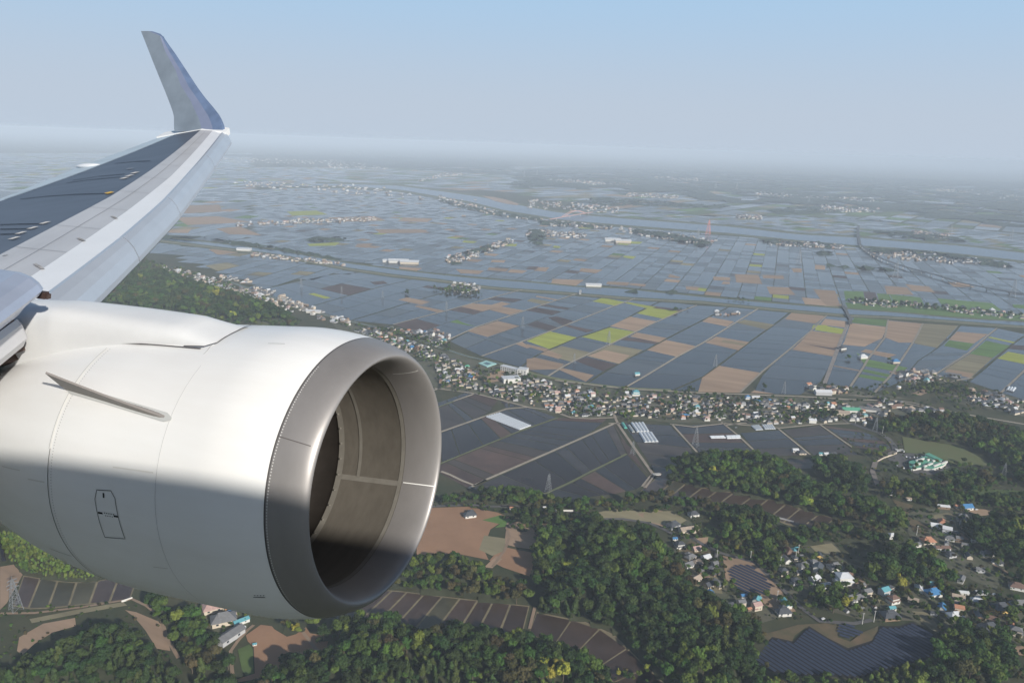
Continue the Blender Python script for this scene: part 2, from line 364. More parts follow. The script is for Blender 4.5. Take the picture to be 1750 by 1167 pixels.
# flap-track fairing tip and tip vane behind the trailing edge
def pod(name,px,Y,L_,r_,m_):
    rr=RW.T@ray(*px); P=rr*(Y/rr[1]); rows=[]
    for k in range(13):
        u=k/12; r=r_*math.sin(math.pi*min(max(u,.02),.98))**.6
        rows.append([Wg((P[0]+L_*(.5-u),P[1]+r*math.cos(a),P[2]+r*.5*math.sin(a))) for a in np.linspace(0,2*math.pi,13)[:-1]])
    V,Fc=grid(rows,True); mob(name,V,Fc,m_,wing,smooth=True)
pod('flap_fairing',(152,283.5),16.6,1.1,.15,wing_bright); pod('tip_light',(287,228),22.0,.35,.1,wing_grey)
# winglet
wy=lambda u:21.35+1.55*u**1.15
Lf=[(225.5,299),(222,297.3),(212,297.3),(200,297.3),(190,294.8),(181,291.6),(160,283.5),(134,272.8),(110,263),(87,254),(70,247.3),(58,242.5),(53.2,240.7)]
Rg=[(226,376.4),(222,376.5),(215.3,375.5),(205,371.5),(196.4,367),(182,356),(168,344.4),(150,331.5),(128.6,318),(110,306.2),(92.8,295.4),(75,283),(62.6,274.7),(56,268),(53,254)]
M1=[(226,345),(215,343.5),(200,338.5),(185,331),(172,325.5),(158,316.5),(147,309),(120,300),(90,283),(70,276),(62,273.5),(53,252)]
rows=[]
for k in range(41):
    u=k/40; y=225.0-(225.0-53.6)*u
    itp=lambda P:np.interp(-y,[-a for a,_ in P],[b for _,b in P])
    xl,xr=itp(Lf),itp(Rg); xm=min(max(itp(M1),xl+.1),xr-.05); Y=wy(u)
    def W_(x,dy):
        r=RW.T@ray(x,y); P=r*(Y/r[1]); return Wg((P[0],P[1]+dy,P[2]))
    wd=xr-xl; tk=.10*(1-.6*u)+.02
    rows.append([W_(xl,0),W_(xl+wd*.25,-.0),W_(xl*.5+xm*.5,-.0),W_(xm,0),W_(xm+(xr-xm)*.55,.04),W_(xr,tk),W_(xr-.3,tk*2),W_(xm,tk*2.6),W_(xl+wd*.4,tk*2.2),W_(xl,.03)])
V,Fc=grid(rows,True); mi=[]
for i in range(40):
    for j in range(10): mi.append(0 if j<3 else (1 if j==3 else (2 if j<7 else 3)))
Fc.append(tuple(range(400,410))); mi.append(0)
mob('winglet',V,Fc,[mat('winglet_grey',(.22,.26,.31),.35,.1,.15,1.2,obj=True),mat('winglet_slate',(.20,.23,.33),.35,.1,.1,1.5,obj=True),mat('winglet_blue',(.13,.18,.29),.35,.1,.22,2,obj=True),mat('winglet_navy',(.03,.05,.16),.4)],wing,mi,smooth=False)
V=[];Fc=[]
a=[Wg(q) for q in ((LX('TE',21.3),21.3,zs(21.3)-.05),(LX('L2',21.3),21.32,zs(21.3)+.12),(LX('L4',21.3)+.1,21.3,zs(21.3)-.02),(LX('L4',21.3)-.1,21.75,zs(21.3)+.12),(LX('L2',21.3),21.7,zs(21.3)+.25),(LX('TE',21.3),21.7,zs(21.3)+.1))]
mob('wing_tip_fairing',[*a,*[q+Wg((0,0,-.2)) for q in a]],[(0,1,4,5),(1,2,3,4),(11,10,7,6),(10,9,8,7),(0,6,7,1),(1,7,8,2),(2,8,9,3),(3,9,10,4),(4,10,11,5),(5,11,6,0)],white_paint,wing)
# inboard slat end (drooped leading edge inboard of the pylon)
def ac(x,y,Y):
    r=np.array([ray(x,y)@RX,ray(x,y)@RY,ray(x,y)@RZ]); return r*(Y/r[1])
prof=[(-60,452),(0,462),(28,466),(50,475),(64,486),(72,497),(66,506),(45,522),(30,540),(12,552),(-60,575)]
rows=[]
for dY,sc_ in ((0.10,.90),(.03,.97),(0,1.0),(-.5,1.0),(-1.4,1.0)):
    row=[]
    for (x,y) in prof:
        P=ac(20+(x-20)*sc_,510+(y-510)*sc_,4.95); row.append(A2W((P[0]-dY*.68,P[1]+dY,P[2]+dY*.03)))
    rows.append(row)
V,Fc=grid(rows); Fc.append(tuple(range(len(prof)))); mob('slat',V,Fc,mat('slat_inner',(.42,.46,.56),.3,.3,.1,1.5,obj=True),wing,smooth=False)
rows=[]
for dY,sc_ in ((0.05,.94),(0,1.0),(-.6,1.0)):
    row=[]
    for (x,y) in ((-60,552),(10,556),(28,546),(36,555),(46,578),(40,592),(8,614),(-60,640)):
        P=ac(0+x*sc_,585+(y-585)*sc_,5.0); row.append(A2W((P[0]-dY*.68,P[1]+dY,P[2])))
    rows.append(row)
V,Fc=grid(rows); Fc.append(tuple(range(8))); mob('slat_track_fairing',V,Fc,wing_grey,wing)
for (a_,b_,w_) in (((10,548),(30,600),.12),((-10,610),(10,600),.25),((60,499),(84,507),.05),((66,503),(80,505),.07)):
    V,Fc=[],[]; bar(A2W(ac(*a_,5.06)),A2W(ac(*b_,5.08)),w_,V,Fc); mob('slat_track',V,Fc,mat('track_dark',(.05,.03,.025),.6),wing)
# fuselage
rows=[]
for x,k in ((17,.05),(16.5,.3),(15.5,.52),(13.5,.78),(11,.95),(9,1),(0,1),(-12,1),(-22,.98),(-28,.75),(-33,.35),(-35,.12)):
    rows.append([A2W((x,-2.4+2.38*k*math.cos(a),.247+(1-k)*.8+2.38*k*math.sin(a))) for a in np.linspace(0,2*math.pi,97)[:-1]])
V,Fc=grid(rows,True); fus=mob('fuselage',V,Fc,white_paint,plane,smooth=True)
# ================================================================== GROUND
rng=random.Random(7)
ground_m=mat('ground_cover',(.068,.062,.030),.9,0,.4,.022,col2=(.024,.038,.013))
bund=mat('bund_grass',(.13,.13,.072),.9,0,.35,.03)
# base ground with far patchwork
t=ground_m.node_tree; b=t.nodes['Principled BSDF']
mob('ground',[(-80000,-20000,0),(80000,-20000,0),(80000,95000,0),(-80000,95000,0)],[(0,1,2,3)],ground_m)['kind']='structure'
STK=(7,.8,1,-28,1)
def water(n,c,r,var=.38): return mat(n,c,r,0,var,.02,rnd=.18,spec=.17,bump=.02,bs=.35,stretch=STK)
PAL={'w1':water('paddy_water_dark',(.026,.021,.021),.10),'w2':water('paddy_water_slate',(.038,.038,.041),.16),'w3':water('paddy_water_pale',(.062,.066,.070),.28),
'w4':water('paddy_mud_wet',(.060,.046,.038),.36),'br':mat('soil_wet_brown',(.085,.052,.040),.6,0,.3,.03,rnd=.2),
'tn':mat('soil_dry_tan',(.33,.225,.15),.9,0,.24,.03,rnd=.14,stretch=STK),'to':mat('stubble_olive',(.23,.20,.12),.9,0,.35,.02,rnd=.15,stretch=STK),
'rd':mat('soil_red_brown',(.31,.175,.10),.9,0,.14,.02,rnd=.06),'yg':mat('crop_yellow_green',(.31,.34,.045),.8,0,.22,.04,rnd=.1,stretch=STK),
'gr':mat('crop_green',(.10,.18,.04),.8,0,.3,.03,rnd=.12,stretch=STK),'dg':mat('grass_dark',(.075,.115,.03),.9,0,.35,.03),'vb':mat('valley_paddy',(.060,.040,.030),.30,0,.3,.03,rnd=.25),
'd1':mat('mire_dark',(.030,.023,.021),.14,0,.25,.016,rnd=.16,spec=.2,bump=.02,bs=.35),'d2':mat('mire_grey',(.045,.038,.036),.2,0,.3,.016,rnd=.16,spec=.2),'sd':mat('soil_bank',(.15,.10,.055),.9,0,.4,.06,col2=(.08,.075,.035)),'pg':mat('solar_ground_shade',(.016,.015,.015),.9),'bd':mat('bund_tan',(.20,.165,.10),.9,0,.3,.06),'ps':mat('pasture',(.095,.125,.040),.9,0,.35,.03,col2=(.12,.115,.05)),'vd':mat('valley_paddy_olive',(.065,.058,.032),.38,0,.3,.03,rnd=.2)}  # solar park ground: shade of the gaps between rows put into its colour
PK=list(PAL)
def interp(P,t):
    d=[0]
    for a,b in zip(P,P[1:]): d.append(d[-1]+math.hypot(b[0]-a[0],b[1]-a[1]))
    t*=d[-1]
    for i in range(len(P)-1):
        if t<=d[i+1] or i==len(P)-2:
            u=(t-d[i])/(d[i+1]-d[i]+1e-9); return (P[i][0]+(P[i+1][0]-P[i][0])*u,P[i][1]+(P[i+1][1]-P[i][1])*u)
class Fields:
    def __init__(s): s.V=[];s.F=[];s.M=[]
    def quad(s,q,c,z=.25):
        n=len(s.V); s.V+=[(x,y,z) for x,y in q]; s.F.append(tuple(range(n,n+len(q)))); s.M.append(PK.index(c))
    def build(s,name):
        # face every sheet upward
        F2=[]
        for f in s.F:
            a=0
            for i in range(len(f)):
                p,q=s.V[f[i]],s.V[f[(i+1)%len(f)]]; a+=p[0]*q[1]-q[0]*p[1]
            F2.append(f if a>0 else f[::-1])
        o=mob(name,s.V,F2,[PAL[k] for k in PK],mi=s.M); o['kind']='structure'; return o
fl=Fields()
def bil(a0,a1,b0,b1,u,v): # u along, v across
    return tuple((a0[i]*(1-u)+a1[i]*u)*(1-v)+(b0[i]*(1-u)+b1[i]*u)*v for i in (0,1))
def pick(pal):
    r=rng.random()*sum(w for _,w in pal)
    for c,w in pal:
        r-=w
        if r<=0: return c
    return pal[-1][0]
def strip(L1,L2,n,m,pal,gap=1.6,z=.25,w1=3.,w2=3.,jit=.12,trans=False,thin=.35):
    """cells between two roads given as picture polylines laid on the ground"""
    A=[G(*p) for p in L1]; B=[G(*p) for p in L2]
    ts=[0]+[ (i+rng.uniform(-jit,jit))/n for i in range(1,n)]+[1]
    for i in range(n):
        for j in range(m):
            t0,t1=ts[i],ts[i+1]; v0,v1=j/m,(j+1)/m
            a0,b0,a1,b1=interp(A,t0),interp(B,t0),interp(A,t1),interp(B,t1)
            P=[bil(a0,a1,b0,b1,0,v0),bil(a0,a1,b0,b1,1,v0),bil(a0,a1,b0,b1,1,v1),bil(a0,a1,b0,b1,0,v1)]
            c=(sum(p[0] for p in P)/4,sum(p[1] for p in P)/4)
            def ins(P):
                O=[]
                wid=math.hypot(P[3][0]-P[0][0],P[3][1]-P[0][1]); ln=math.hypot(P[1][0]-P[0][0],P[1][1]-P[0][1])
                ga=min(.3,gap/max(ln,1)); l_=min(.3,(w1 if j==0 else gap*.6)/max(wid,1)); r_=min(.3,(w2 if j==m-1 else gap*.6)/max(wid,1))
                for u,v in ((ga/2,l_),(1-ga/2,l_),(1-ga/2,1-r_),(ga/2,1-r_)): O.append(bil(P[0],P[1],P[3],P[2],u,v))
                return O
            if rng.random()<thin:
                k=rng.uniform(.3,.7); m0=bil(P[0],P[1],P[3],P[2],k,0); m1=bil(P[0],P[1],P[3],P[2],k,1)
                fl.quad(ins([P[0],m0,m1,P[3]]),pick(pal),z); fl.quad(ins([m0,P[1],P[2],m1]),pick(pal),z)
            else: fl.quad(ins(P),pick(pal),z)
Z1=[('w1',5),('w2',4),('w3',1),('br',.4)]
RA=[(672,555),(763,531),(855,505),(893,495)]; RB=[(768,583),(814,559),(850,547),(900,530),(943,516),(993,501)]
RC=[(823,609),(881,588),(943,565),(987,548),(1047,524),(1068,517),(1085,510)]
RCD=[(890,628),(917,607),(986,577),(1042,560),(1077,541),(1104,526),(1130,515)]
RD=[(937,643),(962,627),(981,617),(1042,589),(1087,567),(1111,555),(1164,532),(1191,522)]
RDE=[(1003,655),(1053,622),(1106,598),(1137,580),(1190,553),(1245,525)]
RE=[(1066,664),(1106,641),(1157,610),(1200,587),(1258,551),(1295,528)]
REF=[(1150,667),(1200,646),(1229,624),(1282,584),(1323,555),(1353,532)]
RF=[(1265,671),(1303,635),(1351,596),(1389,563),(1413,539)]
RG=[(1409,656),(1428,606),(1440,575),(1454,543)]
RH=[(1453,661),(1474,630),(1484,613),(1512,577),(1518,547)]
RI=[(1495,671),(1524,640),(1560,586),(1568,572),(1577,553)]
RIJ=[(1545,650),(1563,620),(1601,596),(1621,579),(1640,557)]
RJ=[(1597,641),(1656,603),(1690,572),(1704,561)]
RJK=[(1655,652),(1663,646),(1699,615),(1731,587),(1755,572)]
RK=[(1711,671),(1750,634),(1800,590),(1830,575)]
RL=[(1800,700),(1900,610),(1930,590)]
R0=[(600,548),(640,536),(700,517),(770,497),(830,482)]; R00=[(520,527),(580,510),(650,490),(720,474),(745,472)]
R000=[(440,497),(500,483),(560,470),(640,464)]
for a,b,n,m in ((R000,R00,6,2),(R00,R0,8,2),(R0,RA,8,2),(RA,RB,8,2),(RB,RC,9,2),(RC,RCD,9,1),(RCD,RD,9,1),(RD,RDE,9,1),(RDE,RE,9,1),(RE,REF,8,1),(REF,RF,8,1),(RG,RH,7,1),(RH,RI,6,1),(RI,RIJ,7,1),(RIJ,RJ,7,1),(RJ,RJK,7,1),(RJK,RK,7,1),(RK,RL,7,2)):
    strip(a,b,n,m,Z1)
strip([(1285,672),(1303,635),(1351,596),(1389,563),(1413,539)],[(1370,675),(1409,650),(1428,606),(1440,575),(1454,543)],8,1,Z1)
# near dark paddies
Z3=[('d1',4),('d2',3),('w2',.8),('w4',2.5),('br',1.6)]
r1=[(742,699),(775,686),(812,673)]; r2=[(735,745),(752,739),(828,712),(866,699),(902,696)]; r3=[(735,800),(754,792),(832,760),(888,737),(954,714)]
r4=[(800,835),(831,820),(933,776),(1010,742),(1048,725)]; r5=[(880,850),(935,843),(980,822),(1006,808),(1071,776)]
r2b=[(752,739),(790,727),(828,712),(845,700),(853,684)]
strip([(742,690),(775,678),(800,668)],r1,3,1,Z3,thin=0); strip(r1,r2b,3,1,Z3,thin=.6); strip([(866,699),(880,694)],[(853,684),(905,698)],1,1,Z3)
strip(r2,r3,5,1,Z3,thin=.8); strip(r3,[(800,835),(831,820),(933,776),(1010,742),(1040,716)],6,1,Z3,thin=.5)
strip(r4,r5,5,1,Z3,w1=4,thin=.9); strip(r5,[(960,860),(1010,850),(1060,845),(1105,834),(1112,822)],4,1,Z3,thin=.8)
strip([(1048,725),(1060,750),(1071,776)],[(1050,724),(1076,765),(1112,815)],1,1,Z3)
strip([(1120,813),(1090,765),(1062,722)],[(1180,830),(1191,773),(1148,727)],5,1,Z3,thin=.3)
strip([(1202,785),(1191,773),(1150,728)],[(1310,790),(1292,774),(1262,745),(1236,724)],4,1,Z3,thin=.5)
strip([(1296,780),(1262,740)],[(1390,778),(1384,774),(1333,735)],3,1,Z3,w1=3.5)
strip([(1388,778),(1336,735)],[(1470,778),(1458,766),(1402,727)],3,1,Z3,w2=3.5)
strip([(1462,766),(1405,727)],[(1528,772),(1515,752),(1470,735)],3,1,Z3,w1=3.5)
strip([(1338,785),(1358,802)],[(1385,784),(1400,800)],1,1,Z3)
# valley paddies
VB=[('vb',4),('vd',1)]
def under_(P): fl.quad([G(*p) for p in P],'bd',.13)
under_([(1126,812),(1174,825),(1222,838),(1267,842),(1323,854),(1375,871),(1428,886),(1400,906),(1345,897),(1308,881),(1267,867),(1211,859),(1148,851),(1095,839)]); under_([(640,1007),(680,1009),(760,1019),(830,1027),(905,1035),(890,1096),(830,1086),(740,1076),(640,1081),(560,1076)]); under_([(917,1045),(1000,1062),(1050,1084),(1090,1124),(1150,1180),(1075,1200),(1035,1151),(1010,1121),(960,1101),(903,1086)]); under_([(40,983),(76,989),(112,994),(150,995),(185,989),(240,974),(222,1026),(172,1031),(136,1034),(96,1039),(52,1041),(22,1036)])
strip([(1126,813),(1174,826),(1222,839),(1267,843),(1323,855),(1375,872),(1428,886)],[(1095,838),(1148,850),(1211,858),(1267,866),(1308,880),(1345,896),(1400,905)],11,1,VB,gap=2.2,thin=0,w1=1.5,w2=1.5)
strip([(640,1008),(680,1010),(760,1020),(830,1028),(905,1036)],[(560,1075),(640,1080),(740,1075),(830,1085),(890,1095)],9,1,VB,gap=2.2,thin=0,w1=1,w2=1)
strip([(917,1046),(1000,1063),(1050,1085),(1090,1125),(1150,1180)],[(903,1085),(960,1100),(1010,1120),(1035,1150),(1075,1200)],5,1,VB,gap=1.6,thin=0,w1=1.5,w2=1)
strip([(1098,1132),(1150,1180)],[(1080,1180),(1100,1200)],2,1,VB,thin=0)
strip([(40,984),(62,987),(76,990),(112,995),(150,996),(185,990),(240,975)],[(22,1034),(38,1038),(52,1040),(96,1038),(136,1033),(172,1030),(222,1024)],6,1,VB,gap=2.4,jit=0,thin=0,w1=1,w2=1)
strip([(-20,905),(3,918)],[(-20,965),(12,960)],3,1,Z3,thin=0)
# ---- plain between the canal and the river: aligned plots
CN=[(150,393),(261,404),(473,428),(596,451),(680,462),(750,470),(821,477),(904,483),(987,491),(1053,493),(1121,500),(1200,508),(1320,519),(1414,526),(1500,533),(1536,535),(1639,545),(1750,551),(1950,563)]
CS=[(150,396),(261,408),(473,434),(596,458),(680,470),(750,477),(821,488),(864,492),(979,500),(1073,508),(1200,514.6),(1320,526.6),(1440,537),(1536,541),(1656,550),(1750,557),(1950,569)]
RVN=[(540,314),(590,315),(680,318),(750,327),(793,333),(821,337),(887,351),(950,363),(1007,369),(1093,376),(1250,388),(1364,401),(1461,406),(1536,413),(1650,421),(1750,433),(1950,451)]
RVS=[(540,317),(590,318.5),(680,324),(750,336),(799,344),(864,360),(933,371),(967,377),(1093,387),(1250,399),(1364,411),(1467,420),(1536,424),(1650,435),(1750,446),(1950,466)]
yof=lambda P,x:float(np.interp(x,[a for a,_ in P],[b for _,b in P]))
def plots(ang,du,dv,test,pal,ulim,vlim,gap,z=.25,run=2):
    c,s=math.cos(R_(ang)),math.sin(R_(ang))
    for i in range(int(ulim[0]/du),int(ulim[1]/du)):
        for j in range(int(vlim[0]/dv),int(vlim[1]/dv)):
            u0,v0=i*du,j*dv; cx,cy=(u0+du/2)*c+(v0+dv/2)*s,(u0+du/2)*s-(v0+dv/2)*c
            if cy<1200: continue
            px,py=PX(cx,cy,0)
            if px<-60 or px>1840 or not test(px,py): continue
            g2=gap*(2.2 if j%run==0 else .6); gu=gap*(2.5 if i%6==0 else .7)
            Q=[(u*c+v*s,u*s-v*c) for u,v in ((u0+gu,v0+g2),(u0+du-gap*.5,v0+g2),(u0+du-gap*.5,v0+dv-gap*.5),(u0+gu,v0+dv-gap*.5))]
            fl.quad(Q,pick(pal),z)
ZP=[('w2',6),('w3',5),('w1',1.5),('w4',.4),('tn',.28),('br',.12),('to',.25),('yg',.08),('gr',.06)]
plots(71,62,52,lambda x,y: yof(RVS,x)+4<y<yof(CN,x)-3 and x>430-(y-330)*0,ZP,(300,7500),(-4200,2600),1.15)
ZF=[('w2',4),('w3',6),('to',.8),('tn',.4),('gr',.3),('yg',.2),('dg',.5)]
plots(83,160,90,lambda x,y: 262<y<yof(CN,x)-3 and x<=430 or (286<y<=yof(RVS,x)+2 and x<590),ZF,(1500,19000),(-16000,2600),2,z=.3,run=3)
LFT=[('w2',5),('w3',3),('w1',1.5),('to',.4)]
plots(78,70,60,lambda x,y: x<640 and yof(CS,x)+4<y<min(yof([(150,430),(290,435),(380,470),(460,505),(520,527),(640,535)],x)-2,yof([(440,493),(520,478),(640,461)],x) if x>440 else 999),LFT,(300,6000),(-4200,1500),1.6)
NB=[('gr',.6),('dg',1),('w3',6),('to',1),('tn',.3),('w2',3)]
plots(40,110,70,lambda x,y: x>880 and yof([(880,330),(1000,352),(1200,368),(1400,372),(1500,376),(1750,400),(1950,420)],x)<y<yof(RVN,x)-3,NB,(1500,12000),(-4000,9000),3,run=2)
NB2=[('dg',2.5),('gr',.6),('to',1.5),('tn',.9),('w3',5),('w2',2)]
plots(55,260,150,lambda x,y: x>430 and 272<y<=yof([(430,262),(590,312),(880,330),(1000,352),(1200,368),(1400,372),(1500,376),(1750,400),(1950,420)],x),NB2,(3000,16000),(-9000,13000),8,run=2)
